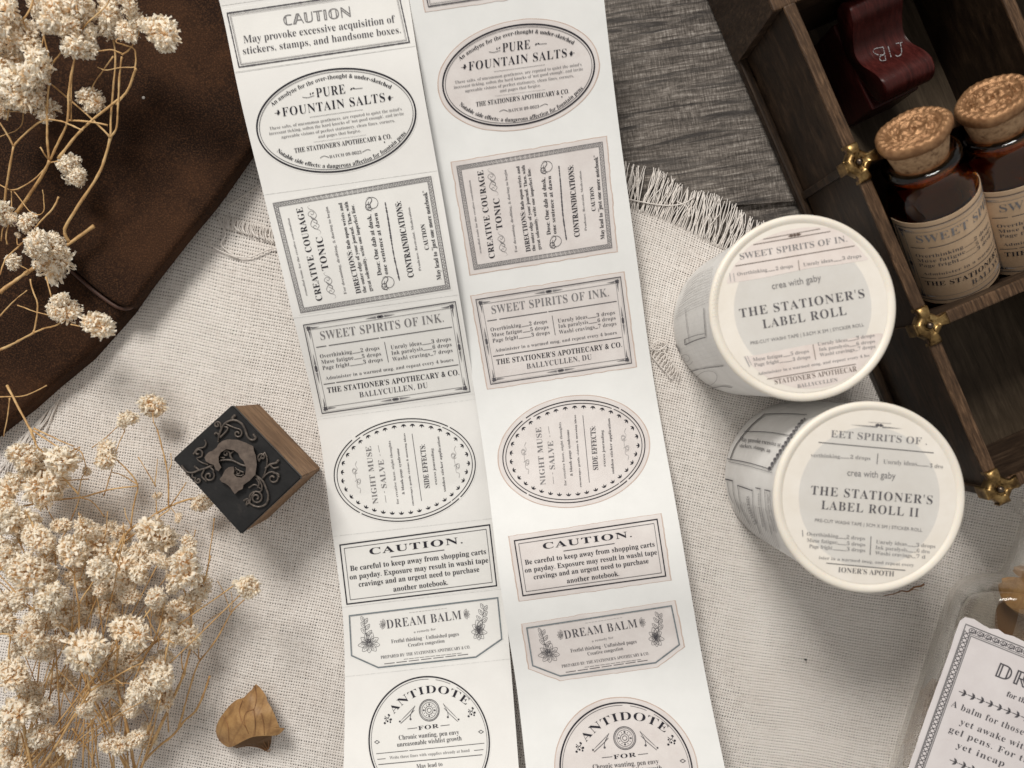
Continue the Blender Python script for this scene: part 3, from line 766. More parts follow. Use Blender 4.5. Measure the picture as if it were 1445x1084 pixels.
def draw_courage(d, q):
    c = [(113, 212), (1120, 40), (1243, 755), (290, 910)]
    chain(d, c, 27, 30, 19, 'ink2')
    t = d.text
    t('lettering', 'remedial tonic for the creative constitution', 's', 334, 798, 217, 305, 14, 'ink2')
    t('title', 'CREATIVE COURAGE', 's', 430, 828, 300, 236, 40, sp=1.06); t('title', 'TONIC', 's', 468, 633, 427, 422, 42, sp=1.06)
    t('lettering', 'For dreaming, drafting, & daring to begin', 's', 583, 788, 462, 232, 17, 'ink2')
    t('lettering', 'DIRECTIONS:', 's', 677, 782, 614, 510, 33); t('lettering', 'Rub upon wrists and', 's', 610, 500, 552, 207, 23, 'ink0')
    t('lettering', 'the outer edge of your journal. Then, with', 's', 710, 778, 588, 200, 23); t('lettering', 'great solemnity, write one imperfect line.', 's', 748, 770, 628, 218, 23)
    t('lettering', 'Dose: One dab at dusk,', 's', 808, 668, 738, 283, 28); t('lettering', 'one sentence at dawn', 's', 848, 662, 778, 272, 26, sp=1.05)
    d.line('ornament', [(920, 705), (905, 640), (885, 550), (868, 450), (850, 330), (828, 205)], 8, 'ink1', smooth=60, rough=0.5)
    t('lettering', 'CONTRAINDICATIONS:', 'b', 1012, 680, 928, 198, 38); t('lettering', 'Prudence, Restraint, Moderation.', 's', 1058, 640, 985, 232, 15, 'ink2')
    t('lettering', 'CAUTION', 's', 1109, 505, 1080, 342, 27); t('lettering', 'May lead to "just one more notebook"', 's', 1187, 697, 1094, 130, 28)
    flourish(d, 472, 735, math.radians(-102), 88, 'ink2'); flourish(d, 372, 318, math.radians(-102), 96, 'ink2')
    for x, y in ((735, 215), (838, 720)):
        d.spiral('ornament', x - 12, y + 18, 26, .4, 1.4, 4, 'ink1'); d.spiral('ornament', x + 12, y - 2, 26, 3.6, -1.3, 3, 'ink1'); d.line('ornament', [(x - 30, y - 30), (x - 8, y - 42), (x + 8, y - 25), (x - 5, y + 10), (x + 20, y + 42)], 4.5, 'ink1', smooth=24, taper=True)
def corner(d, p, ax, ay, tone):
    p = np.array(p); ax = np.array(ax); ay = np.array(ay)
    for u, v, r in ((.25, .25, 11), (.55, .25, 8), (.25, .55, 8), (.85, .3, 5), (.3, .85, 5), (.5, .5, 6)): q = p + ax * u * 46 + ay * v * 46; d.dot('ornament', q[0], q[1], r, tone)
    for a, b in ((ax, ay), (ay, ax)): d.poly('ornament', [p + a * 40 + b * 10, p + a * 96 + b * 14, p + a * 40 + b * 22], 'ink2')
def draw_sweet(d, q, wide=False):
    c = np.array([(90, 243), (1158, 78), (1262, 712), (222, 865)], float)
    d.line('border', c, 6, 'ink1', True); i = inset(c, 40); d.line('border', i, 3, 'ink2', True); d.line('border', inset(c, 10), 2, 'ink3', True)
    for k in range(4):
        a, b = c[k], c[(k + 1) % 4]; e, g = c[k - 1], c[(k + 1) % 4]; ax = (g - a) / np.linalg.norm(g - a); ay = (e - a) / np.linalg.norm(e - a)
        corner(d, a + (ax + ay) * 14, ax, ay, 'ink1')
        m = (a + b) / 2 + ay * 24; d.petal('ornament', *(m - ax * 2), 30, 11, math.atan2(ax[1], ax[0]), 'ink1'); d.petal('ornament', *(m + ax * 2), 30, 11, math.atan2(-ax[1], -ax[0]), 'ink1'); d.dot('ornament', *m, 9, 'ink0')
        for s in (-1, 1): d.poly('ornament', [m + ax * s * 30 - ay * 7, m + ax * s * 110, m + ax * s * 30 + ay * 7], 'ink2')
    t = d.text
    t('title', 'SWEET SPIRITS OF INK.', 's', 213, 348, 1078, 219, 58, 'ink2', 1.04)
    d.line('ornament', [(180, 400), (1135, 257)], 5, 'ink1', gaps=((.075, .09), (.465, .47)))
    for a, b, x0, y0, x1, y1, x2, y2, x3, y3 in (('Overthinking', '2 drops', 208, 477, 432, 443, 493, 434, 625, 415), ('Muse fatigue', '5 drops', 217, 518, 443, 484, 503, 476, 637, 456), ('Page fright', '3 drops', 226, 559, 415, 530, 512, 516, 648, 496), ('Unruly ideas', '3 drops', 706, 414, 922, 382, 992, 372, 1127, 351), ('Ink paralysis', '6 drops', 711, 454, 930, 421, 1000, 411, 1133, 391), ('Washi cravings', '7 drops', 717, 497, 980, 458, 1007, 453, 1140, 432)):
        t('lettering', a, 's', x0, y0, x1, y1, 27, 'ink1', 1.06); t('lettering', b, 's', x2, y2, x3, y3, 26, 'ink1', 1.06); d.line('lettering', [(x1 + 4, y1), (x2 - 3, y2)], 3, 'ink1')
    d.line('ornament', [(660, 362), (688, 505)], 4, 'ink1')
    t('lettering', 'Administer in a warmed mug, and repeat every 4 hours', 's', 247, 629, 1145, 497, 22, 'ink1', 1.05)
    d.line('ornament', [(232, 660), (1180, 522)], 5, 'ink1', gaps=((.08, .095),))
    t('lettering', "THE STATIONER'S APOTHECARY & CO.", 'b', 260, 721, 1187, 592, 37, sp=1.05); t('lettering', 'BALLYCULLEN, DU', 's', 486, 753, 966, 683, 37, 'ink1', 1.05)
def draw_muse(d, q):
    c = (648, 499); ph = math.radians(8.8); R = np.random.RandomState(5)
    d.ell('border', c, 536, 383, ph, 7, gaps=((.11, .115), (.385, .39), (.62, .632), (.885, .892))); d.ell('border', c, 514, 360, ph, 5, gaps=((.13, .134), (.64, .65), (.87, .876)))
    n = 37
    e = ellpts(c, 484, 332, ph, 720); dd = np.concatenate([[0], np.cumsum(np.linalg.norm(np.diff(np.vstack([e, e[:1]]), axis=0), axis=1))])
    for k in range(n):
        u = dd[-1] * (k + .3) / n; i = int(np.searchsorted(dd, u)) % 720; p = e[i]; tn = e[(i + 1) % 720] - e[i - 1]; a = math.atan2(tn[1], tn[0])
        inw = math.atan2(c[1] - p[1], c[0] - p[0]); nx = a + math.pi / 2
        if math.cos(nx - inw) < 0: nx = a - math.pi / 2
        q0 = p - 12 * np.array([math.cos(nx), math.sin(nx)]) if p[1] < c[1] else p - 2 * np.array([math.cos(nx), math.sin(nx)])
        base = nx if p[1] < c[1] else nx
        for s, L in ((-.85, 27), (0, 28), (.85, 27)): d.petal('ornament', q0[0], q0[1], L, 5.2, base + s, 'ink0')
    t = d.text
    t('title', 'NIGHT MUSE', 's', 448, 751, 392, 318, 40, 'ink2', 1.04); t('title', 'SALVE', 's', 512, 633, 487, 420, 40, 'ink2', 1.04)
    for a, b in (((507, 745), (499, 690)), ((496, 672), (494, 660)), ((463, 392), (461, 380)), ((457, 365), (447, 312))): d.line('ornament', [a, b], 3, 'ink2')
    t('lettering', 'for creative haze, night thoughts', 's', 605, 755, 540, 278, 18, 'ink2'); t('lettering', '& blank-page syndrome', 's', 648, 682, 603, 335, 19, 'ink1'); t('lettering', 'encourages gentle visions & morning ideas', 's', 718, 766, 650, 222, 15, 'ink1')
    d.line('ornament', [(775, 732), (703, 225)], 4, 'ink1')
    t('lettering', 'SIDE EFFECTS:', 'b', 838, 634, 800, 305, 39, 'ink1'); t('lettering', 'excess journaling', 's', 893, 608, 862, 335, 19, 'ink1'); t('lettering', 'sudden sticker application', 's', 960, 662, 908, 245, 19, 'ink1')
    for x, y, k in ((283, 555, 1), (1030, 440, 1)):
        d.line('ornament', [(x + 2, y - 122), (x - 8, y - 95), (x + 5, y - 65), (x - 15, y - 35), (x - 30, y - 55), (x - 18, y - 70), (x - 2, y - 55), (x - 8, y - 25), (x - 5, y), (x + 4, y + 28), (x + 25, y + 40), (x + 30, y + 15), (x + 12, y + 12), (x + 5, y + 45), (x + 8, y + 75), (x + 30, y + 85), (x + 28, y + 118)], 3, 'ink3', smooth=90)
        d.spiral('ornament', x - 14, y - 48, 24, .5, 1.2, 2.6, 'ink3'); d.spiral('ornament', x + 14, y + 38, 24, 3.4, 1.2, 2.6, 'ink3')
def draw_payday(d, q):
    c = [(45, 185), (1040, 50), (1087, 455), (92, 578)]
    d.line('border', c, 8, 'ink0', True); d.line('border', inset(c, 26), 3.5, 'ink1', True)
    t = d.text
    t('title', 'CAUTION.', 'b', 244, 249, 862, 172, 42, sp=1.12); d.line('ornament', [(383, 265), (740, 217)], 5, 'ink1')
    t('lettering', 'Be careful to keep away from shopping carts', 'b', 115, 358, 1018, 243, 34); t('lettering', 'on payday. Exposure may result in washi tape', 'b', 112, 415, 1033, 300, 34); t('lettering', 'cravings and an urgent need to purchase', 'b', 172, 463, 973, 361, 34); t('lettering', 'another notebook.', 'b', 402, 495, 765, 448, 34)
def bouquet(d, x, y, s, tone):
    R = random.Random(9)
    for a, L, w in ((-2.5, 60, 17), (-1.9, 66, 18), (-1.3, 68, 17), (-.6, 62, 17), (.1, 60, 18), (.8, 56, 17), (1.6, 50, 16), (2.3, 58, 17), (3.0, 66, 17), (-2.9, 44, 12)): d.leaf('ornament', x + 16 * s + 10 * math.cos(a), y + 42 + 10 * math.sin(a), L, w, a if s > 0 else math.pi - a, tone)
    for i in range(3):
        px, py = x - s * 4 + s * i * -7, y - 18 - i * 40
        for k in (-1, 1): d.leaf('ornament', px + k * 2, py + (6 if k > 0 else -6), 50 - i * 4, 11, (-1.57 + k * (.75 - .14 * i)), tone, 2.2)
    for i in range(4): d.leaf('ornament', x + 16 * s + R.uniform(-14, 14), y + 36 + R.uniform(-12, 16), 36, 12, R.uniform(0, 6.28), tone, 2)
    d.line('ornament', [(x + s * 8, y + 40), (x - s * 6, y - 20), (x - s * 20, y - 120)], 2.4, tone, smooth=16)
def draw_balm(d, q):
    c = [(108, 655), (1095, 535), (1122, 810), (950, 930), (300, 1000), (122, 920)]
    d.line('border', c, 8, 'ink5', True); d.line('border', inset(c, 5), 3, 'ink3', True)
    d.text('title', 'DREAM BALM', 'r', 358, 741, 855, 676, 56, 'ink1', 1.08)
    t = d.text
    t('lettering', 'a remedy for', 's', 537, 770, 683, 749, 14, 'ink2'); t('lettering', 'Fretful thinking \u00b7 Unfinished pages', 's', 388, 838, 837, 787, 24, 'ink1'); t('lettering', 'Creative congestion', 's', 500, 863, 742, 832, 23, 'ink1'); t('lettering', "PREPARED BY: THE STATIONER'S APOTHECARY & CO.", 's', 318, 942, 912, 872, 20, 'ink1')
    d.dash('ornament', (505, 635), (760, 604), 12, .8, 2.2, 'ink3'); d.dash('ornament', (340, 975), (910, 909), 7, .85, 4, 'ink1'); d.dash('ornament', (470, 944), (860, 902), 11, .85, 3, 'ink2')
    bouquet(d, 225, 800, 1, 'ink1'); bouquet(d, 985, 715, -1, 'ink1')
    for bx, by, s in ((345, 712, -1), (872, 645, 1)):
        for a in (-1.2, -.6, 0, .5, 1.0): d.leaf('ornament', bx, by, 38, 8, a if s > 0 else math.pi - a, 'ink2', 2)
def draw_antidote(d, q):
    c = (648, 603)
    d.ell('border', c, 437, 475, math.radians(8), 10); d.ell('border', c, 421, 457, math.radians(8), 3, 'ink1', gaps=((.77, .79), (.83, .85)))
    d.path('title', 'ANTIDOTE', 's', [(392, 402), (425, 362), (470, 322), (520, 290), (570, 266), (620, 252), (670, 248), (720, 250), (770, 258), (815, 272), (855, 292), (915, 336)], 54, sp=1.1)
    t = d.text
    t('lettering', 'FOR', 'b', 570, 518, 718, 500, 28, 'ink0', 1.1); d.line('ornament', [(490, 509), (560, 501)], 4, 'ink1'); d.line('ornament', [(730, 487), (797, 479)], 4, 'ink1')
    t('lettering', 'Chronic wanting, pen envy', 's', 428, 590, 866, 548, 33); t('lettering', 'unreasonable wishlist growth', 's', 415, 640, 885, 592, 32)
    d.line('ornament', [(262, 690), (1050, 613)], 4, 'ink1', gaps=((.29, .31),)); t('lettering', 'Write three lines with supplies already at hand', 's', 360, 730, 943, 675, 21, 'ink2')
    d.line('ornament', [(270, 731), (330, 725)], 4, 'ink1'); d.line('ornament', [(975, 666), (1043, 659)], 4, 'ink1'); d.line('ornament', [(278, 769), (1035, 697)], 5, 'ink1'); t('lettering', 'May lead to', 's', 557, 797, 745, 779, 30)
    for r, w in ((1, 5), (.9, 3), (.72, 3), (.38, 4), (.2, 4)): d.ell('ornament', (648, 373), 73 * r, 79 * r, 0, w, 'ink1', n=40)
    for k in range(12): a = k * math.pi / 6; d.dot('ornament', 648 + 40 * math.cos(a), 373 + 43 * math.sin(a), 4 + 3 * (k % 3 == 0), 'ink1' if k % 3 == 0 else 'ink2')
    for k in range(40): a = k * math.pi / 20; d.line('ornament', [(648 + 59 * math.cos(a), 373 + 64 * math.sin(a)), (648 + 66 * math.cos(a), 373 + 71 * math.sin(a))], 2, 'ink2')
    for s, bx in ((1, 0), (-1, 1296)):
        g = lambda x, y: (x if s > 0 else 1296 - x, y - (0 if s > 0 else 15))
        d.line('ornament', [g(545, 340), g(500, 390), g(435, 455)], 4, 'ink1', taper=True); d.line('ornament', [g(540, 372), g(500, 415), g(440, 470)], 4, 'ink1'); d.line('ornament', [g(545, 340), g(515, 400), g(510, 435)], 4, 'ink1', smooth=12); d.dot('ornament', *g(512, 438), 8, 'ink1'); d.dot('ornament', *g(434, 455), 7, 'ink1')
    for x, y in ((345, 435), (955, 385)):
        for dx, dy, r in ((-20, 32, 8), (0, 18, 7), (24, 5, 8), (-18, -2, 6), (8, -28, 7), (20, 25, 6)): d.dot('ornament', x + dx, y + dy, r, 'ink0')
        d.line('ornament', [(x - 22, y - 20), (x, y - 5), (x + 18, y - 28)], 3.5, 'ink0', smooth=12); d.line('ornament', [(x - 15, y + 20), (x, y - 5), (x + 22, y + 18)], 3, 'ink0', smooth=12)
    for x, y in ((268, 605), (1025, 530)): d.line('ornament', [(x - 18, y), (x, y - 12), (x + 18, y), (x, y + 12)], 4, 'ink0', True)

def rectpath(c, step=28): return poly_dense(c, step)
Z1 = frame(300, 0, 4.169); Z2 = frame(360, 240, 4.516); Z3 = frame(410, 410, 4.983); Z4 = frame(450, 570, 5.352); Z5 = frame(470, 730, 4.712); Z6 = frame(480, 930, 5.16)
Y1 = frame(580, 0, 4.817); Y2 = frame(620, 190, 5.16); Y3 = frame(650, 370, 5.161); Y4 = frame(690, 550, 5.558); Y5 = frame(700, 720, 4.518); Y6 = frame(740, 950, 4.817)
def comp(src, dst, Y):
    A = affine(src, dst); return lambda p: Y(A(p))
RC = {
 'provoke': (draw_provoke, 'rect', [(85, 78), (1087, -69), (1157, 248), (155, 395)], 26, Z1, comp([(155, 395), (1157, 248), (85, 78)], [(118, 45), (1080, -98), (50, -290)], Y1)),
 'salts': (draw_salts, 'ell', ((727, 708), 470, 300, math.radians(8.2)), 14, Z1, comp([(258, 748), (1197, 668), (745, 405), (720, 1013)], [(212, 550), (1245, 470), (790, 165), (690, 855)], Y1)),
 'courage': (draw_courage, 'rect', [(113, 212), (1120, 40), (1243, 755), (290, 910)], 14, Z2, comp([(113, 212), (1120, 40), (1243, 755), (290, 910)], [(132, 228), (1180, 55), (1265, 820), (245, 985)], Y2)),
 'sweet': (draw_sweet, 'rect', [(90, 243), (1158, 78), (1262, 712), (222, 865)], 18, Z3, comp([(90, 243), (1158, 78), (1262, 712), (222, 865)], [(115, 270), (1160, 110), (1250, 732), (215, 892)], Y3)),
 'muse': (draw_muse, 'ell', ((648, 499), 536, 383, math.radians(8.8)), 14, Z4, comp([(115, 540), (1182, 460), (700, 112), (610, 885)], [(107, 520), (1222, 450), (740, 83), (610, 885)], Y4)),
 'payday': (draw_payday, 'rect', [(45, 185), (1040, 50), (1087, 455), (92, 578)], 16, Z5, comp([(45, 185), (1040, 50), (1087, 455), (92, 578)], [(118, 190), (1025, 62), (1083, 415), (170, 550)], Y5)),
 'balm': (draw_balm, 'rect', [(108, 655), (1095, 535), (1122, 810), (950, 930), (300, 1000), (122, 920)], 12, Z5, comp([(108, 655), (1095, 535), (1122, 810), (950, 930), (300, 1000), (122, 920)], [(195, 748), (1120, 612), (1165, 858), (1020, 970), (410, 1058), (232, 995)], Y5)),
 'antidote': (draw_antidote, 'ell', ((648, 603), 437, 475, math.radians(8)), 14, Z6, comp([(648, 603), (660, 128), (1085, 570)], [(693, 668), (682, 200), (1140, 636)], Y6)),
}
DESC = {
 'provoke': ('white rectangular caution label about excessive acquisition of stickers, first on the white strip', 'torn bottom edge of an aged rectangular label cut by the top of the picture'),
 'salts': ('white oval label for pure fountain salts on the left strip', 'aged beige oval label for pure fountain salts on the right strip'),
 'courage': ('white chain-bordered creative courage tonic label with sideways text on the left strip', 'torn-edged aged creative courage tonic label with sideways text on the right strip'),
 'sweet': ('white framed sweet spirits of ink label on the left strip', 'torn-edged aged sweet spirits of ink label on the right strip'),
 'muse': ('white oval night muse salve label ringed with tiny leaves on the left strip', 'aged oval night muse salve label ringed with tiny leaves on the right strip'),
 'payday': ('white double-framed caution label about shopping carts on the left strip', 'aged double-framed caution label about shopping carts on the right strip'),
 'balm': ('white cut-cornered dream balm label with flower sketches on the left strip', 'aged cut-cornered dream balm label with flower sketches on the right strip'),
 'antidote': ('white round antidote label at the bottom of the left strip', 'aged round antidote label at the bottom of the right strip'),
}
for _i, (k, (fn, kind, g, pad, TL, TR)) in enumerate(RC.items()):
    for side, T, SF in ((0, TL, SL), (1, TR, SR)):
        gp = pad if side == 0 else {'provoke': 34, 'salts': 34, 'courage': 36, 'sweet': 36, 'muse': 40, 'payday': 38, 'balm': 34, 'antidote': 40}[k]
        if kind == 'ell': out = ellpts(g[0], g[1] + gp, g[2] + gp, g[3], 110)
        else: out = poly_dense(grow(g, gp), 11 if side else 28)
        o = sticker('paper_label', M['white_label'] if side == 0 else M['aged_label'], out, T, SF.surf, 0.006, None if side == 0 else M['aged_edge'], 0 if side == 0 else (1.0 if kind == 'ell' else 1.9), _i + 3)
        tag(o, DESC[k][side], 'label', 'printed labels on the two strips')
        d = Decal(T, SF.surf, 0.02); fn(d, None); d.build(o)

# ------------------------------------------------------------------ rolls of label tape
def ray(px, py):
    d = np.array([(px - 722.5) / F, -(py - 542.0) / F, -1.0]); return d / np.linalg.norm(d)
class Cyl:
    """surface of a standing or leaning cylinder, reached along the camera's rays"""
    def __init__(s, c, a, R): s.c = np.asarray(c, float); s.a = np.asarray(a, float) / np.linalg.norm(a); s.R = R
    def surf(s, p, off=0.0):
        p = np.asarray(p, float); o = np.array([0, 0, CAM_H]); d = np.stack([(p[:, 0] - 722.5) / F, -(p[:, 1] - 542) / F, -np.ones(len(p))], 1); d /= np.linalg.norm(d, axis=1, keepdims=True)
        w = o - s.c; dp = d - (d @ s.a)[:, None] * s.a; wp = w - (w @ s.a) * s.a; R = s.R + off
        A = (dp * dp).sum(1); B = dp @ wp; C = wp @ wp - R * R; D = np.maximum(B * B - A * C, 0); t = (-B - np.sqrt(D)) / A
        return o + d * t[:, None]
def roll(pc, z, R, label, draw, seed, side):
    c = P(pc[0], pc[1], z); base = np.array([c[0], c[1], 0.10])
    root = empty('label_roll', base); tag(root, label, 'tape roll', 'two rolls of label tape')
    H = z - 0.10
    # wound tape: slightly uneven layers along its height
    r = np.random.RandomState(seed); prof = [(R * 0.70, 0.0), (R * 0.95, 0.0)]
    for h in np.linspace(0.02, H - 0.16, 26): prof.append((R * 0.965 + r.uniform(-0.006, 0.006), h))
    prof += [(R * 0.70, H - 0.16)]
    v, f = lathe(prof, 96, base); mk('wound_tape', v, f, M['tape'], root, smooth=True, sharp=50)
    # cream end ring with a rounded lip, open over the core
    rh = R * 0.735
    prof = [(rh, H - 0.75), (rh, H - 0.05), (R * 0.90, H - 0.05), (R * 0.915, H - 0.035), (R * 0.93, H - 0.008), (R * 0.955, H + 0.012), (R * 0.98, H), (R * 0.998, H - 0.04), (R, H - 0.09), (R * 0.995, H - 0.14), (R * 0.95, H - 0.155)]
    v, f = lathe(prof, 128, base); mk('end_ring', v, f, M['cream'], root, smooth=True, sharp=75)
    v, f = lathe([(rh - 0.01, 0.02), (rh - 0.01, H - 0.75)], 64, base); mk('core_tube', v, f, M['core'], root, smooth=True)
    # translucent round sticker over the ring and the hole
    n = 128; th = np.linspace(0, 2 * math.pi, n, endpoint=False); rr = np.array([0, .15, .3, .45, .6, .7, .735, .82, .905]) * R + np.array([0, 0, 0, 0, 0, 0, -1e-6, 0, 0]); zz = z - 0.035
    v = [(c[0], c[1], zz)]; f = []
    for q in rr[1:]: v += [(c[0] + q * math.cos(t), c[1] + q * math.sin(t), zz) for t in th]
    f = [(0, 1 + j, 1 + (j + 1) % n) for j in range(n)]
    for i in range(7):
        for j in range(n): f.append((1 + i * n + j, 1 + (i + 1) * n + j, 1 + (i + 1) * n + (j + 1) % n, 1 + i * n + (j + 1) % n))
    k0 = max(i for i in range(9) if rr[i] <= rh); mk('round_sticker', v, f, [M['disc'], M['disc2']], root, midx=[0] * n + [0 if i < k0 - 1 else 1 for i in range(7) for j in range(n)])
    d = draw(zz); d.build(root)
    side(root, Cyl((c[0], c[1], 0), (0, 0, 1), R * 0.975))
def cap1(zz):
    d = Decal(frame(900, 280, 3.6125), plane_surf(zz), 0.012); t = d.text
    for pl in ([(520, 312), (545, 268), (600, 225), (700, 180), (800, 155), (900, 146), (985, 152), (1060, 185), (1115, 240), (1160, 292), (1172, 312), (1100, 325), (1020, 338), (900, 352), (780, 376), (640, 405), (500, 428), (455, 432), (466, 392), (490, 345)],
               [(538, 806), (600, 800), (760, 768), (880, 745), (1060, 718), (1240, 688), (1226, 735), (1195, 790), (1150, 850), (1085, 905), (1010, 945), (920, 966), (830, 968), (740, 948), (660, 912), (590, 860)]):
        d.poly('printed_band', spline(np.vstack([pl, pl[:1]]), 90)[:-1], 'band', lift=-0.008)
    d.line('lettering', [(640, 208), (930, 155)], 3, 'ink6'); d.line('lettering', [(588, 236), (982, 168)], 3.4, 'ink6'); d.dot('lettering', 800, 188, 8, 'ink6'); d.petal('lettering', 795, 189, 30, 8, math.pi - .17, 'ink6'); d.petal('lettering', 805, 187, 30, 8, -.17, 'ink6')
    t('lettering', 'SWEET SPIRITS OF IN.', 's', 522, 312, 1068, 220, 30, 'ink2'); d.line('lettering', [(497, 345), (1105, 242)], 3.6, 'ink6')
    t('lettering', 'Overthinking', 's', 508, 395, 660, 372, 17, 'ink2'); d.line('lettering', [(662, 372), (700, 366)], 2, 'ink2'); t('lettering', '2 drops', 's', 705, 366, 792, 352, 17, 'ink2'); d.line('lettering', [(818, 316), (824, 366)], 3.4, 'ink6')
    t('lettering', 'Unruly ideas', 's', 845, 346, 995, 322, 17, 'ink2'); d.line('lettering', [(998, 321), (1040, 315)], 2, 'ink2'); t('lettering', '3 drops', 's', 1044, 314, 1140, 300, 17, 'ink2')
    t('lettering', 'crea with gaby', 'd', 686, 463, 936, 419, 33, 'ink2')
    t('title', "THE STATIONER'S", 's', 522, 608, 1158, 505, 43, 'ink1', 1.12); t('title', 'LABEL ROLL', 's', 640, 663, 1066, 592, 43, 'ink1', 1.12)
    t('lettering', 'PRE-CUT WASHI TAPE | 5.5CM X 5M | STICKER ROLL', 'd', 576, 746, 1154, 651, 16, 'ink2')
    for a, b, x0, y0, x1, y1, x2, y2, x3, y3 in (('Muse fatigue', '5 drops', 588, 831, 740, 808, 780, 801, 873, 786), ('Page fright', '3 drops', 595, 858, 720, 838, 790, 829, 880, 815), ('Unruly ideas', '3 drops', 918, 752, 1070, 728, 1115, 720, 1208, 705), ('Ink paralysis', '6 drops', 925, 779, 1076, 756, 1116, 750, 1210, 735), ('Washi cravings', '7 drops', 929, 807, 1106, 778, 1124, 775, 1212, 762)):
        t('lettering', a, 's', x0, y0, x1, y1, 17, 'ink2'); t('lettering', b, 's', x2, y2, x3, y3, 17, 'ink2'); d.line('lettering', [(x1 + 2, y1), (x2 - 2, y2)], 2, 'ink2')
    d.line('lettering', [(893, 745), (907, 822)], 3.4, 'ink6'); t('lettering', 'Administer in a warmed mug, and repeat every 4 ho', 's', 612, 902, 1180, 806, 14, 'ink2')
    d.line('lettering', [(660, 921), (1112, 845)], 3.4, 'ink6'); t('lettering', "STATIONER'S APOTHECAR", 's', 700, 948, 1118, 880, 25, 'ink6'); t('lettering', 'BALLYCULLEN', 's', 815, 967, 1020, 933, 18, 'ink2')
    for y in (385, 395): d.line('lettering', [(468 + (y - 385) * 2, 380), (474 + (y - 385) * 2, 425)], 4, 'ink3')
    d.line('lettering', [(545, 806), (570, 858)], 6, 'ink3'); d.line('lettering', [(558, 803), (580, 850)], 3, 'ink3')
    return d
def cap2(zz):
    d = Decal(frame(1000, 550, 3.6125), plane_surf(zz), 0.012); t = d.text
    d.poly('lettering', [(718, 178), (860, 186), (860, 193)], 'ink2'); d.poly('lettering', [(992, 199), (885, 187), (885, 194)], 'ink2'); d.petal('lettering', 872, 181, 24, 9, math.pi + .05, 'ink1'); d.petal('lettering', 868, 181, 24, 9, .05, 'ink1'); d.line('lettering', [(815, 165), (930, 172)], 2, 'ink3')
    t('lettering', 'EET SPIRITS OF .', 's', 622, 241, 1112, 281, 34, 'ink2'); d.line('lettering', [(560, 268), (1148, 322)], 3.6, 'ink1')
    t('lettering', 'verthinking', 's', 520, 342, 670, 350, 18, 'ink2'); d.line('lettering', [(672, 347), (718, 350)], 2, 'ink2'); t('lettering', '2 drops', 's', 722, 351, 824, 359, 18, 'ink2'); d.line('lettering', [(863, 325), (858, 380)], 3.6, 'ink1')
    t('lettering', 'Unruly ideas', 's', 890, 376, 1062, 388, 20, 'ink2'); d.line('lettering', [(1064, 386), (1122, 391)], 2, 'ink2'); t('lettering', '3 dro', 's', 1126, 396, 1194, 402, 19, 'ink2')
    t('lettering', 'crea with gaby', 'd', 706, 438, 952, 455, 33, 'ink2')
    t('title', "THE STATIONER'S", 's', 520, 533, 1140, 585, 43, 'ink1', 1.12); t('title', 'LABEL ROLL II', 's', 573, 608, 1070, 649, 43, 'ink1', 1.12)
    t('lettering', 'PRE-CUT WASHI TAPE | 5CM X 5M | STICKER ROLL', 'd', 541, 672, 1088, 724, 16, 'ink2')
    for a, b, x0, y0, x1, y1, x2, y2, x3, y3 in (('Overthinking', '2 drops', 500, 743, 660, 756, 702, 760, 797, 768), ('Muse fatigue', '5 drops', 500, 775, 655, 787, 704, 792, 798, 799), ('Page fright', '3 drops', 512, 806, 630, 815, 704, 821, 798, 828), ('Unruly ideas', '3 drops', 853, 784, 1010, 796, 1058, 800, 1155, 808), ('Ink paralysis', '6 dro', 850, 812, 1012, 826, 1060, 829, 1126, 835), ('Washi cravings', '7 d', 848, 840, 1036, 856, 1058, 858, 1104, 862)):
        t('lettering', a, 's', x0, y0, x1, y1, 18, 'ink2'); t('lettering', b, 's', x2, y2, x3, y3, 18, 'ink2'); d.line('lettering', [(x1 + 2, y1), (x2 - 2, y2)], 2, 'ink2')
    d.line('lettering', [(828, 748), (823, 842)], 3.6, 'ink1'); t('lettering', 'ister in a warmed mug, and repeat every', 's', 562, 863, 1046, 902, 15, 'ink2')
    d.line('lettering', [(600, 884), (1003, 921)], 3.6, 'ink1'); t('lettering', "IONER'S APOTH", 's', 660, 930, 945, 952, 25, 'ink1')
    d.line('lettering', [(478, 716), (480, 748)], 4, 'ink2')
    return d
def side1(root, cy):
    d = Decal(frame(900, 280, 3.6125), cy.surf, 0.008)
    for x, y, w in ((235, 745, 5),):
        d.line('side_printing', [(240, 748), (290, 725), (345, 708)], 5, 'ink2', smooth=12); d.line('side_printing', [(238, 720), (290, 700), (340, 690)], 3, 'ink2', smooth=12); d.line('side_printing', [(240, 748), (237, 720)], 4, 'ink2')
    d.line('side_printing', [(250, 890), (320, 870), (435, 855)], 4, 'ink2', smooth=14); d.line('side_printing', [(335, 560), (338, 620), (345, 705)], 3, 'ink2', smooth=12); d.line('side_printing', [(240, 560), (248, 640), (262, 735)], 2.5, 'ink3', smooth=12)
    for k in range(14): y = 340 + k * 14; d.line('side_printing', [(250 - k * 5, y + 95), (300 - k * 3, y + 50), (385 - k * 2, y + 6)], 1.5, 'ink3', smooth=10)
    d.line('side_printing', [(185, 740), (205, 765), (215, 790)], 4, 'ink2', smooth=10); d.line('side_printing', [(300, 985), (420, 960), (480, 965)], 3, 'ink2', smooth=10)
    for k in range(22): y = 360 + k * 22; d.line('side_printing', [(152 + abs(k - 12) ** 1.6 * 1.6, y + 110), (260 + abs(k - 12) ** 1.4, y + 62), (395 + abs(k - 12) * 2, y + 20)], 1.2, 'ink4', smooth=12)
    d.spiral('side_printing', 245, 820, 36, .3, 1.6, 2, 'ink3'); d.ell('side_printing', (350, 920), 55, 38, .3, 2, 'ink3', n=40)
    d.build(root)
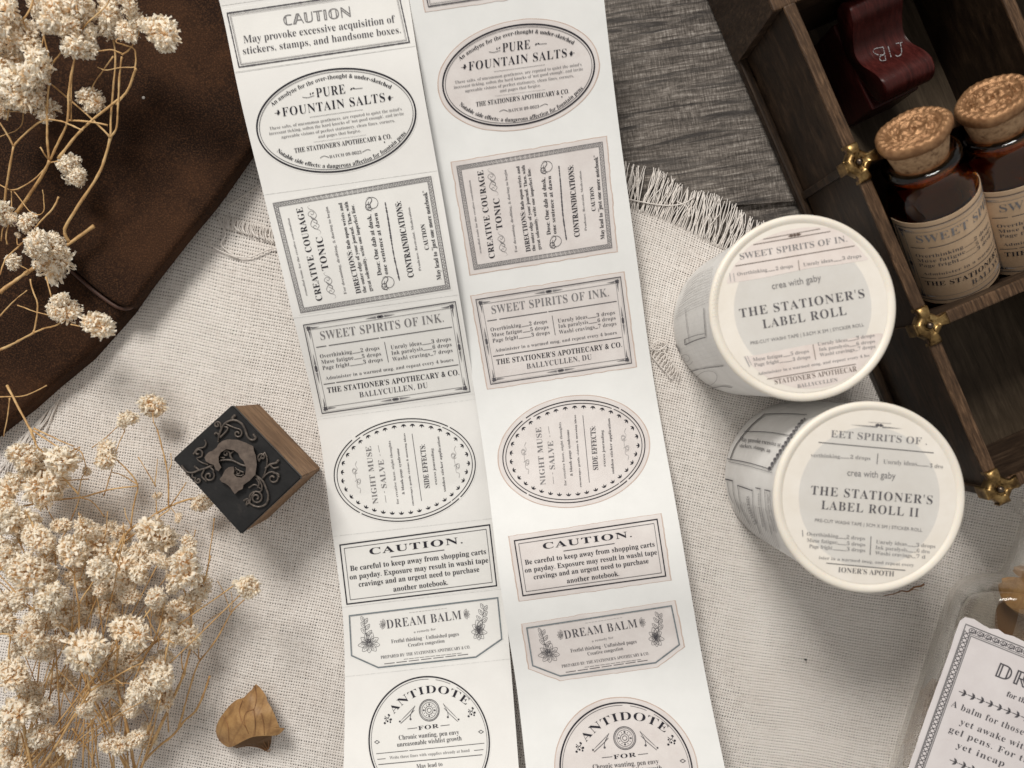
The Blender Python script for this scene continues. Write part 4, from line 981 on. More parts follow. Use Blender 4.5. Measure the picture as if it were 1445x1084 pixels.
def side2(root, cy):
    d = Decal(frame(1000, 550, 3.6125), cy.surf, 0.008); L = d.line
    L('side_printing', [(285, 124), (390, 121), (500, 127)], 3.2, 'ink1', smooth=14); L('side_printing', [(180, 212), (300, 216), (430, 236)], 3.2, 'ink1', smooth=14); L('side_printing', [(95, 352), (200, 372), (322, 408)], 4, 'ink1', smooth=14); L('side_printing', [(100, 366), (200, 388), (324, 424)], 3, 'ink2', smooth=14)
    L('side_printing', [(285, 124), (210, 190), (140, 280), (110, 350)], 4, 'ink1', smooth=20)
    for k in range(13): a = k / 12; x = 480 - 165 * a; y = 150 + 240 * a - 40 * a * (1 - a); d.petal('side_printing', x, y, 26, 9, 2.1, 'ink1'); d.dot('side_printing', x + 8, y - 2, 6, 'ink2')
    for k in range(20): x = 128 + k * 10; L('side_printing', [(x, 560 + k * 3), (x + 14, 640 + k * 4), (x + 44, 720 + k * 5)], 1.6, 'ink3', smooth=12)
    d.path('side_printing', 'May provoke excessive ac', 's', [(158, 262), (260, 273), (366, 290)], 22, 'ink1'); d.path('side_printing', 'stickers, stamps, an', 's', [(156, 293), (235, 302), (312, 320)], 20, 'ink1')
    L('side_printing', [(84, 455), (122, 465)], 6, 'ink1'); L('side_printing', [(145, 488), (222, 514)], 5, 'ink1'); L('side_printing', [(238, 500), (264, 506)], 5, 'ink1'); L('side_printing', [(284, 510), (314, 518)], 5, 'ink1')
    for p in ([(122, 465), (128, 540), (160, 625)], [(147, 492), (165, 600), (215, 700)], [(222, 514), (228, 620), (262, 735)], [(262, 506), (268, 600), (292, 720)], [(285, 512), (292, 610), (322, 740)], [(312, 518), (318, 600), (345, 730)], [(92, 460), (105, 530), (125, 580)]): L('side_printing', p, 2, 'ink2', smooth=14)
    d.path('side_printing', 'SIDE EFFECTS', 'b', [(190, 545), (200, 610), (232, 690)], 14, 'ink2'); d.path('side_printing', 'excess journaling', 's', [(250, 530), (254, 600), (274, 700)], 9, 'ink2'); d.path('side_printing', 'sudden sticker application', 's', [(298, 530), (303, 610), (330, 720)], 9, 'ink2')
    d.build(root)
roll((1133.5, 434.5), 5.0, 2.25, 'cream label roll reading THE STATIONER\'S LABEL ROLL, the upper of the two', cap1, 1, side1)
roll((1227.5, 702.0), 5.0, 2.31, 'cream label roll reading THE STATIONER\'S LABEL ROLL II, the lower of the two', cap2, 2, side2)

# ------------------------------------------------------------------ letterpress stamp block
def stamp_block():
    z1 = 2.5; c = [P(x, y, z1) for x, y in ((244, 648), (327, 572), (425, 674), (340, 754))]
    ctr = sum(c) / 4; root = empty('letterpress_block', (ctr[0], ctr[1], 0.1)); tag(root, 'small wooden letterpress block with an ornate scrolled letter on its black metal face', 'stamp')
    def prism(name, za, zb, mat, gr=0.0, bev=0.03):
        bm = bmesh.new(); q = [(p - ctr) * (1 + gr) + ctr for p in c]
        lo = [bm.verts.new((p[0], p[1], za)) for p in q]; hi = [bm.verts.new((p[0], p[1], zb)) for p in q]
        o = [0, 3, 2, 1]; bm.faces.new([lo[i] for i in o][::-1]); bm.faces.new([hi[i] for i in o])
        for i in range(4): a, b = o[i], o[(i + 1) % 4]; bm.faces.new([lo[a], lo[b], hi[b], hi[a]])
        bmesh.ops.recalc_face_normals(bm, faces=bm.faces); bmesh.ops.bevel(bm, geom=list(bm.edges), offset=bev, segments=2, affect='EDGES')
        bm.verts.index_update(); v = [x.co[:] for x in bm.verts]; f = [[y.index for y in x.verts] for x in bm.faces]; bm.free()
        return mk(name, v, f, mat, root)
    prism('wooden_body', 0.10, 2.30, M['block_wood'], -0.005, 0.035); prism('metal_face', 2.302, 2.49, M['black_metal'], 0.004, 0.03)
    T = frame(230, 550, 4.928); zr = 2.66
    o = np.array([(288, 472), (300, 452), (322, 432), (345, 424), (372, 402), (385, 378), (410, 358), (450, 345), (520, 349), (575, 368), (627, 393), (632, 425), (645, 460), (652, 520), (642, 590), (605, 630), (560, 662), (553, 690), (525, 702), (500, 726), (485, 708), (470, 682), (455, 668), (430, 650), (408, 642), (393, 622), (412, 600), (420, 580), (432, 558), (455, 540), (490, 534), (496, 556), (490, 585), (510, 606), (545, 612), (572, 590), (578, 545), (562, 500), (535, 472), (522, 442), (492, 420), (440, 413), (402, 436), (386, 468), (388, 505), (405, 540), (386, 568), (366, 556), (352, 522), (325, 514), (300, 500)], float)
    bm = bmesh.new(); w = Pn(T(o), zr); ww = Pn(T(o), 2.48)
    hi = [bm.verts.new(p) for p in w]; lo = [bm.verts.new(p) for p in ww]; n = len(hi)
    e = [bm.edges.new((hi[i], hi[(i + 1) % n])) for i in range(n)]; bmesh.ops.triangle_fill(bm, edges=e, use_beauty=True)
    for i in range(n): bm.faces.new((hi[i], lo[i], lo[(i + 1) % n], hi[(i + 1) % n]))
    bmesh.ops.recalc_face_normals(bm, faces=bm.faces); bm.verts.index_update(); v = [x.co[:] for x in bm.verts]; f = [[y.index for y in x.verts] for x in bm.faces]; bm.free()
    mk('raised_letter', v, f, M['relief'], root)
    mb = MB()
    def sc(pts, r0=7, r1=5, n=30, zz=2.55):
        q = Pn(T(spline(pts, n)), zz); mb.tube(q, np.linspace(r0, r1, n) * 0.0047, 7); 
        for k, r in ((0, r0), (-1, r1)):
            v, f = lathe([(0.002, r * .0055), (r * .004, r * .004), (r * .0055, 0), (r * .004, -r * .004)], 8, q[k]); mb.add(v, f)
    def sp(x, y, r, a0, turns, lead=None, w=6):
        th = np.linspace(0, turns * 2 * math.pi, 24); rr = r * (1 - .78 * np.abs(th) / abs(th[-1])); p = np.stack([x + rr * np.cos(a0 + th), y + rr * np.sin(a0 + th)], 1)
        if lead: p = np.vstack([np.array(lead, float), p])
        sc(p, w * .8, w, max(30, len(p) + 10))
    sp(520, 305, 34, -1.6, 1.2, [(385, 360), (392, 300), (430, 235), (480, 210), (520, 222), (555, 250)][:3] + [(440, 240), (490, 262)])
    sc([(392, 310), (415, 255), (450, 222), (500, 212), (545, 235), (570, 275), (585, 320), (605, 345), (630, 350), (645, 335), (632, 315)], 7, 7, 44)
    sp(378, 245, 26, .5, -1.2, [(395, 305), (408, 275)]); sc([(495, 210), (480, 200), (498, 182)], 6, 8); sc([(392, 320), (372, 300), (362, 308)], 5, 7); sc([(400, 330), (440, 290), (450, 265), (430, 258)], 6, 5)
    sp(245, 440, 34, .9, -.9, [(310, 520), (265, 505), (232, 478)]); sc([(215, 445), (240, 412), (285, 400), (300, 375), (292, 352)], 6, 4)
    sc([(345, 525), (300, 545), (250, 560), (215, 575), (175, 575), (150, 555), (132, 530)], 7, 5, 36); sp(320, 600, 40, -.8, 1.15, [(330, 540), (355, 565)]); sp(245, 630, 24, -2.2, -1.1, [(205, 590), (205, 612)]); sc([(255, 560), (235, 545), (222, 535)], 5, 6); sc([(285, 560), (270, 600), (300, 635)], 5, 5); sc([(160, 572), (165, 590), (180, 596)], 4, 5)
    sp(690, 470, 34, 2.2, .9, [(690, 620), (715, 560), (725, 500), (720, 462), (700, 435)]); sc([(715, 545), (745, 520), (785, 510), (800, 495)], 6, 8); sp(765, 615, 42, -1.4, 1.1, [(690, 620), (720, 585), (750, 572)]); sc([(770, 580), (800, 585), (805, 605)], 5, 7); sc([(745, 522), (770, 545), (800, 540)], 5, 6)
    sp(650, 752, 52, 2.6, 1.7, [(640, 590), (680, 625), (700, 670), (715, 730), (700, 790), (660, 812), (615, 800)][:1] + [(680, 640), (690, 690), (672, 712), (630, 710)], 6)
    sc([(640, 592), (690, 630), (715, 680), (732, 740), (715, 795), (665, 815), (610, 795), (590, 760), (565, 770)], 6, 6, 46); sc([(650, 620), (668, 650), (660, 680)], 5, 5); sc([(600, 680), (640, 660), (680, 690)], 5, 4); sc([(585, 775), (580, 800), (595, 790)], 4, 5)
    sc([(385, 495), (440, 488), (490, 495), (540, 520), (575, 530)], 6, 7, 24); sp(440, 445, 26, .3, -1.1, [(500, 500), (470, 465)]); sc([(480, 490), (470, 450), (490, 428)], 5, 6); sp(520, 575, 26, 2.6, 1.1, [(560, 590), (535, 600)], 5); sc([(505, 545), (525, 560), (560, 575)], 5, 5); sc([(400, 470), (425, 475)], 4, 6)
    mb.build('scrollwork', M['scroll'], root, smooth=True)
stamp_block()

# ------------------------------------------------------------------ fallen leaf, fibre, crumbs
def curled_leaf(name, out, label, mat_top, zbase, dome, fold=None, seed=0, T=None, root=None):
    pass
def dead_leaf():
    T = frame(280, 940, 7.225)
    out = spline([(585, 183), (625, 215), (662, 262), (692, 310), (705, 360), (738, 415), (770, 480), (795, 540), (822, 612), (850, 650), (878, 632), (862, 660), (812, 702), (740, 712), (660, 712), (560, 722), (480, 752), (400, 795), (345, 822), (300, 825), (255, 800), (220, 768), (190, 715), (178, 660), (188, 600), (215, 540), (250, 488), (295, 430), (340, 382), (395, 342), (460, 322), (505, 275), (545, 240), (562, 210)], 110)
    root = empty('fallen_leaf', P(338, 1015, 0.1)); tag(root, 'curled orange-brown dry leaf lying alone on the linen near the bottom edge', 'leaf')
    p = T(out); c = p.mean(0) + np.array([2, 8]); fr = np.linspace(0, 1, 14); v = []; f = []; N = len(p); R = np.random.RandomState(4)
    def hz(q):
        e = T(np.array([(585, 185)]))[0]; u = (q - c)
        s = -u[:, 1] / 45.0; w = u[:, 0] / 50.0
        return 1.02 - 0.34 * np.clip(s, -1, 2) ** 2 * (s > 0) - 0.20 * w ** 2 - 0.42 * np.clip(-s, 0, 1) ** 2 - 0.42 * np.clip(-w, 0, 1.2) ** 2 + 0.035 * np.sin(w * 7 + s * 2) * (0.4 + np.abs(s)) + 0.02 * np.sin(s * 9 - w * 4)
    q = np.vstack([c[None]] + [c + (p - c) * k for k in fr[1:]]); z = np.maximum(hz(q), 0.13); v = Pn(q, z)
    for j in range(N): f.append((0, 1 + (j + 1) % N, 1 + j))
    for i in range(len(fr) - 2):
        for j in range(N): f.append((1 + i * N + j, 1 + i * N + (j + 1) % N, 1 + (i + 1) * N + (j + 1) % N, 1 + (i + 1) * N + j))
    mk('blade', v, f, M['leaf'], root, smooth=True)
    mb = MB()
    for a in ([(575, 200), (590, 300), (585, 380), (565, 450)], [(565, 440), (490, 470), (465, 560), (510, 690)], [(565, 450), (578, 560), (576, 705)], [(640, 480), (664, 580), (672, 700)], [(450, 350), (420, 450), (440, 560), (490, 640)], [(250, 510), (300, 610), (312, 780)]):
        q = T(spline(a, 24)); mb.tube(Pn(q, np.maximum(hz(q), .13) + .006), np.linspace(.018, .008, 24), 5)
    mb.build('vein', M['twig'], root, smooth=True)
    o2 = np.array([(330, 815), (420, 780), (520, 735), (600, 700), (700, 690), (748, 712), (738, 790), (722, 846), (690, 866), (640, 835), (560, 815), (470, 822), (390, 838)], float)
    c2 = o2.mean(0); vv = [P(*T(c2[None])[0], 0.30)]; n2 = len(o2)
    for i, q in enumerate(o2): vv.append(P(*T(q[None])[0], 0.45 if i < 6 else 0.12))
    mk('curled_underside', vv, [(0, 1 + (j + 1) % n2, 1 + j) for j in range(n2)], M['leaf_in'], root)
    mb = MB()
    for a in ([(700, 858), (620, 790), (540, 755), (450, 770)], [(708, 850), (668, 780), (640, 730)], [(712, 850), (715, 780), (700, 730)], [(690, 862), (600, 825), (480, 815), (385, 836)], [(700, 868), (722, 866), (738, 850)]): mb.tube(Pn(T(spline(a, 14)), np.linspace(0.16, 0.36, 14)), np.linspace(.02, .008, 14), 6)
    mb.build('stalk_and_ribs', M['twig'], root, smooth=True)
    mb = MB(); q = Pn(np.array(spline([(1247, 841), (1262, 838), (1272, 834), (1281, 835), (1290, 829), (1300, 827), (1304, 824)], 40)), 0.18); mb.tube(q, np.linspace(.012, .03, 40), 6); mb.tube(Pn(spline([(1283, 834), (1290, 832), (1296, 833)], 10), 0.18), .010, 5)
    tag(mb.build('dry_fibre', M['twig'], smooth=True), 'thin crooked brown fibre on the linen below the second roll', 'fibre')
    mb = MB(); v, f = lathe([(0.001, .03), (.03, .02), (.035, 0), (.02, -.03)], 8, P(1137, 931, .13)); mb.add(v, f); tag(mb.build('seed', M['contents'], smooth=True), 'tiny black seed on the linen between strip and glass bottle', 'seed')
    mb = MB(); v, f = lathe([(0.001, .04), (.035, .025), (.045, 0), (.02, -.03)], 8, P(202.5, 138, 1.5)); mb.add(v, f); tag(mb.build('petal_crumb', M['crumb'], smooth=True), 'tiny white petal crumb on the dark leather journal', 'crumb')
dead_leaf()

# ------------------------------------------------------------------ wooden compartment tray
RZ = 3.75
TO = P(1210, 230, RZ); TE = P(1408, 690, RZ)
U = (TE - TO) / np.linalg.norm(TE - TO); U[2] = 0; Wd = np.array([-U[1], U[0], 0.0]); Zv = np.array([0, 0, 1.0]); LU = np.linalg.norm(TE - TO) / 2
def tr(u, w, z): return np.array([TO[0], TO[1], 0]) + U * u + Wd * w + Zv * z
def tray():
    root = empty('compartment_tray', tr(LU, 5, 0.05)); tag(root, 'dark stained wooden compartment tray with brass corner fittings at upper right', 'tray')
    ut = -4.70; ub = 2 * LU; wr = 10.4; hw = 0.15
    def plank(name, u0, u1, w0, w1, z0, z1, mat, bev=0.04):
        mb = MB(); mb.box(tr((u0 + u1) / 2, (w0 + w1) / 2, (z0 + z1) / 2), U, Wd, Zv, (u1 - u0) / 2, (w1 - w0) / 2, (z1 - z0) / 2, bev); return mb.build(name, mat, root)
    plank('floor_board', ut, ub, -hw + .02, wr, 0.12, 0.38, M['tray_floor'], 0.01)
    def wall(name, u0, u1, w0, w1, mat, rim, long):
        o = plank(name, u0, u1, w0, w1, 0.10, RZ - 0.10, mat, 0.015)
        b = 0.012; mb = MB(); mb.box(tr((u0 + u1) / 2, (w0 + w1) / 2, RZ - 0.045), U, Wd, Zv, (u1 - u0) / 2 + b, (w1 - w0) / 2 + b, 0.053, 0.045); mb.build('rim', rim, o)
    wall('side_wall', ut + .3, ub - .16, -hw, hw, M['tray_long'], M['tray_rim'], True)
    wall('long_divider', ut + .3, ub - .16, 5.05, 5.05 + 2 * hw, M['tray_long'], M['tray_rim'], True)
    wall('side_wall', ut + .3, ub - .16, wr - hw, wr + hw, M['tray_long'], M['tray_rim'], True)
    for k, u in enumerate((0, LU)):
        wall('cross_divider', u - hw, u + hw, hw + .003, 5.046, M['tray_cross'], M['tray_rim'], False); wall('cross_divider', u - hw, u + hw, 5.354, wr - hw - .003, M['tray_cross'], M['tray_rim'], False)
    wall('end_wall', ub - .155, ub + .15, -hw, wr + hw, M['tray_cross'], M['tray_rim'], False)
    wall('end_wall', ut - 3.6, ut + .295, -.42, wr + .42, M['tray_cross'], M['tray_rim'], False)
    plank('base_moulding', ut - 3.6, ub + .32, -hw - .26, -hw - .004, 0.10, 0.42, M['tray_long'], 0.06)
    for u in (0, LU, 2 * LU): plank('upright_strip', u - .11, u + .11, -hw - .13, -hw - .004, 0.425, RZ - 0.02, M['tray_long'], 0.03)
    # brass fittings
    def fitting(u, w, arms):
        c = tr(u, w, RZ + 0.02); prof = []; A = {'a': 0.62, 'b': 0.56}
        pts = []
        for k in range(4):
            a = k * math.pi / 2; L = arms[k]
            ca, sa = math.cos(a), math.sin(a)
            for x, y in ((.245, -.245), (.315, -.175), (.40, -.145), (L - .05, -.175), (L, -.168), (L, .168), (L - .05, .175), (.40, .145), (.315, .175)): pts.append((.93 * (x * ca - y * sa), .93 * (x * sa + y * ca)))
        p = np.array(pts); N = len(p); rings = [(1.0, -.20), (1.0, .0), (.975, .045), (.90, .085), (.76, .12), (.56, .13), (.44, .115), (.36, .07)]; v = []; f = []
        for k, z in rings:
            for x, y in p:
                r = math.hypot(x, y); kk = k
                v.append(c + (U * x + Wd * y) * kk + Zv * z)
        for i in range(len(rings) - 1):
            for j in range(N): f.append((i * N + j, i * N + (j + 1) % N, (i + 1) * N + (j + 1) % N, (i + 1) * N + j))
        v.append(c + Zv * .06)
        for j in range(N): f.append(((len(rings) - 1) * N + j, (len(rings) - 1) * N + (j + 1) % N, len(v) - 1))
        o = mk('corner_fitting', v, f, M['brass'], root, smooth=True, sharp=50)
        rv, rf = lathe([(.0005, .115), (.05, .10), (.085, .06), (.10, 0), (.10, -.05)], 20, c + Zv * .075); mk('rivet', rv, rf, M['rivet'], o, smooth=True)
        # sleeve folded down the outside of the wall
        mb = MB(); mb.box(c - Wd * (arms[3] * .93 - .02) + Zv * (-.20), U, Wd, Zv, .165, .045, .24, .03); mb.build('folded_arm', M['brass'], o)
    fitting(0, 0, (.56, .60, .56, .36)); fitting(LU, 0, (.56, .60, .56, .36)); fitting(2 * LU, 0, (.44, .60, .56, .36))
    # little dark hinge plate on the far end rim
tray()

# ------------------------------------------------------------------ red stamp handle in the first compartment
def red_stamp():
    # ogee profile swept across; t runs along the tray, z is height
    a = P(1226, 22, 2.5); b = P(1301, 130, 3.2); dl = b - a; dl[2] = 0; L = np.linalg.norm(dl); dl /= L; wd = np.array([-dl[1], dl[0], 0])
    root = empty('wooden_stamp', (a + b) / 2 * np.array([1, 1, 0]) + Zv * .385); tag(root, 'dark red lacquered wooden stamp with a wavy handle and scratched initials, lying in the tray', 'stamp')
    prof = spline([(-.55, 2.75), (-.30, 3.05), (.0, 3.02), (.35, 2.66), (.75, 2.38), (1.15, 2.48), (1.55, 2.86), (1.88, 3.05), (2.15, 2.98), (2.30, 2.72), (2.28, 2.45), (2.10, 2.28), (1.7, 2.15), (1.1, 1.95), (.4, 1.95), (-.2, 2.2), (-.5, 2.45), (-.55, 2.75)], 80)[:-1]
    hw = 0.73; v = []; f = []; n = len(prof); cen = prof.mean(0)
    st = [(-hw, .93), (-hw + .03, .985), (-hw + .08, 1.0), (hw - .08, 1.0), (hw - .03, .985), (hw, .93)]
    for w, k in st:
        for t, z in prof: tt, zz = cen + (np.array([t, z]) - cen) * k; v.append(a * np.array([1, 1, 0]) + dl * tt + wd * w + Zv * zz)
    for i in range(len(st) - 1):
        for j in range(n): f.append((i * n + j, i * n + (j + 1) % n, (i + 1) * n + (j + 1) % n, (i + 1) * n + j))
    f.append(tuple(range(n))[::-1]); f.append(tuple((len(st) - 1) * n + j for j in range(n)))
    mk('handle', v, f, M['red_wood'], root, smooth=True, sharp=40)
    mb = MB(); mb.box(a * np.array([1, 1, 0]) + dl * 1.0 + Zv * 1.18, dl, wd, Zv, 1.30, .72, .79, .06); mb.box(a * np.array([1, 1, 0]) + dl * 1.0 + Zv * 1.93, dl, wd, Zv, 1.12, .62, .10, .03); mb.build('base_block', M['red_wood'], root)
    # scratched letters, upside down as they stand
    def sf(p, off=0):
        x = Pn(p, 2.5); t = (x - a) @ dl; ix = np.argsort(prof[:45, 0]); z = np.interp(t, prof[:40, 0], prof[:40, 1])
        for _ in range(4): x = Pn(p, z); z = np.interp((x - a) @ dl, prof[:40, 0], prof[:40, 1])
        return Pn(p, z + .008 + off)
    d = Decal(frame(1000, 0, 3.247), sf, 0.006); d.text('scratched_initials', 'JB', 'e', 893, 196, 760, 232, -1, 'ink3') if False else None
    L_ = lambda p, s=0: d.line('scratched_initials', p, 4, 'ink2', smooth=s, rough=.6, step=4, gaps=((.2, .24), (.55, .6)))
    L_([(858, 200), (888, 194)]); L_([(878, 197), (884, 232), (880, 250), (866, 258), (855, 252)], 20)
    L_([(800, 215), (812, 276)]); L_([(812, 276), (790, 278), (784, 262), (806, 248)], 16); L_([(806, 248), (780, 252), (755, 240), (762, 224), (800, 216)], 20); L_([(822, 212), (836, 262)])
    d.build(root)
red_stamp()

# ------------------------------------------------------------------ amber bottles leaning in the second compartment
AX = np.array([-0.50, 0.62, 0.57]); AX /= np.linalg.norm(AX)
def label_map(c, a, R, facing, Wl, Hl, h0):
    """label coordinates (cm along the arc, cm up the axis) to the cylinder"""
    e1 = facing - a * (facing @ a); e1 /= np.linalg.norm(e1); e2 = np.cross(a, e1)
    def g(p, off=0.0):
        th = p[:, 0] / R; r = R + off
        return c + np.outer(h0 + p[:, 1], a) + r * (np.cos(th)[:, None] * e1 + np.sin(th)[:, None] * e2)
    return g
def bottle(base, twist, label, seed, sweet_w=5.7):
    a = AX; root = empty('amber_bottle', base); tag(root, label, 'bottle', 'amber bottles in the tray')
    R = 1.13
    outer = [(0.0005, 0.03), (.85, 0.0), (1.02, .03), (1.10, .12), (R, .25), (R, 3.25), (1.11, 3.42), (1.03, 3.60), (.90, 3.75), (.80, 3.86), (.765, 3.97), (.76, 4.18), (.80, 4.24), (.90, 4.29), (.945, 4.38), (.93, 4.48), (.84, 4.53), (.72, 4.51)]
    inner = [(.66, 4.44), (.64, 4.2), (.65, 3.95), (.72, 3.78), (.92, 3.55), (1.01, 3.35), (1.02, 3.1), (1.02, .35), (.95, .20), (.7, .13), (0.0005, .13)]
    v, f = lathe(outer + inner, 72, base, a); mk('glass_body', v, f, M['amber'], root, smooth=True, sharp=70)
    v, f = lathe([(0.0005, 4.05), (.60, 4.05), (.635, 4.1), (.645, 4.45), (.715, 4.75), (.765, 5.02), (.755, 5.08), (0.0005, 5.08)], 48, base, a); mk('cork_stopper', v, f, M['cork'], root, smooth=True, sharp=60)
    # stamped wax head: rope edge, rings, raised ornament
    n = 120; rr = [0.0005] + list(np.linspace(.04, .785, 26)) + [.82, .845, .865, .87, .86, .83, .77]; e1 = np.cross(a, [0.3, 0.2, 0.9]); e1 /= np.linalg.norm(e1); e2 = np.cross(a, e1); v = []; f = []
    wob = 1 + .035 * np.sin(np.linspace(0, 2 * math.pi, n, endpoint=False) * 2 + seed) + .02 * np.sin(np.linspace(0, 2 * math.pi, n, endpoint=False) * 5 + 2 * seed)
    top = 5.36; z_out = {27: .0, 28: -.015, 29: -.05, 30: -.13, 31: -.21, 32: -.265, 33: -.29}
    r2 = np.random.RandomState(seed); ph = r2.uniform(0, 6.28, 8)
    for i, r in enumerate(rr):
        for j in range(n):
            t = 2 * math.pi * j / n
            if i <= 26:
                h = 0.0
                if r > .66: h = .04 + .022 * math.sin(t * 26 + r * 26)                               # rope border
                elif r > .60: h = -.015
                elif r > .36: h = .045 * math.sin(t * 9 + 5 * math.sin(r * 16 + ph[0]) + ph[1]) * math.sin((r - .36) / .24 * math.pi) + .012 * math.sin(t * 17 + r * 30 + ph[2])
                else: h = .05 * math.sin(r * 22 + ph[3]) * math.cos(t * 3 + 4 * r + ph[4]) + .022 * math.sin(r * 20 * math.cos(t + ph[5]) + 3) + .02
            else: h = z_out.get(i, 0) + (.02 if i < 28 else 0)
            k = wob[j] if i > 20 else 1 + (wob[j] - 1) * i / 20
            v.append(base + a * (top + h) + (e1 * math.cos(t) + e2 * math.sin(t)) * r * k)
    for i in range(len(rr) - 1):
        for j in range(n): f.append((i * n + j, i * n + (j + 1) % n, (i + 1) * n + (j + 1) % n, (i + 1) * n + j))
    mk('stamped_wax_head', v, f, M['wax'], root, smooth=True, sharp=80)
    # wrapped paper label
    cdir = np.array([0, 0, CAM_H]) - base; cdir /= np.linalg.norm(cdir); q = Matrix.Rotation(twist, 3, Vector(tuple(a))); fac = np.array(q @ Vector(tuple(cdir)))
    Hl = 2.95; Wl = sweet_w; g = label_map(base, a, R, fac, Wl, Hl, .36); nx, ny = 40, 6; v = []; f = []
    for lay, off in ((0, .012), (1, .003)):
        for y in np.linspace(0, Hl, ny):
            v.append(g(np.stack([np.linspace(0, Wl, nx), np.full(nx, y)], 1), off))
    v = np.concatenate(v); idx = np.arange(nx * ny).reshape(ny, nx)
    for i in range(ny - 1):
        for j in range(nx - 1): f.append((idx[i, j], idx[i, j + 1], idx[i + 1, j + 1], idx[i + 1, j]))
    o = nx * ny
    rim = [(idx[0, j], idx[0, j + 1]) for j in range(nx - 1)] + [(idx[ny - 1, j + 1], idx[ny - 1, j]) for j in range(nx - 1)] + [(idx[i + 1, 0], idx[i, 0]) for i in range(ny - 1)] + [(idx[i, nx - 1], idx[i + 1, nx - 1]) for i in range(ny - 1)]
    for p, q_ in rim: f.append((p, p + o, q_ + o, q_))
    lb = mk('bottle_label', v, f, M['kraft'], root, smooth=True, sharp=40)
    T = affine([(90, 243), (1158, 78), (1262, 712), (222, 865)], [(.16, Hl - .14), (Wl - .16, Hl - .14), (Wl - .16, .14), (.16, .14)])
    d = Decal(T, g, .026); draw_sweet(d, None); d.build(lb)
B1 = P(1287, 181, 4.62) - AX * 5.38
bottle(B1, math.radians(-64), 'amber bottle with stamped copper-coloured cork head, nearer the roll in the tray', 3)
_b2 = P(1397, 136, 4.62) - P(1287, 181, 4.62)
bottle(B1 + _b2 + np.array([0.05, 0.0, 0]), math.radians(-50), 'amber bottle with stamped cork head cut by the right edge of the picture', 8)

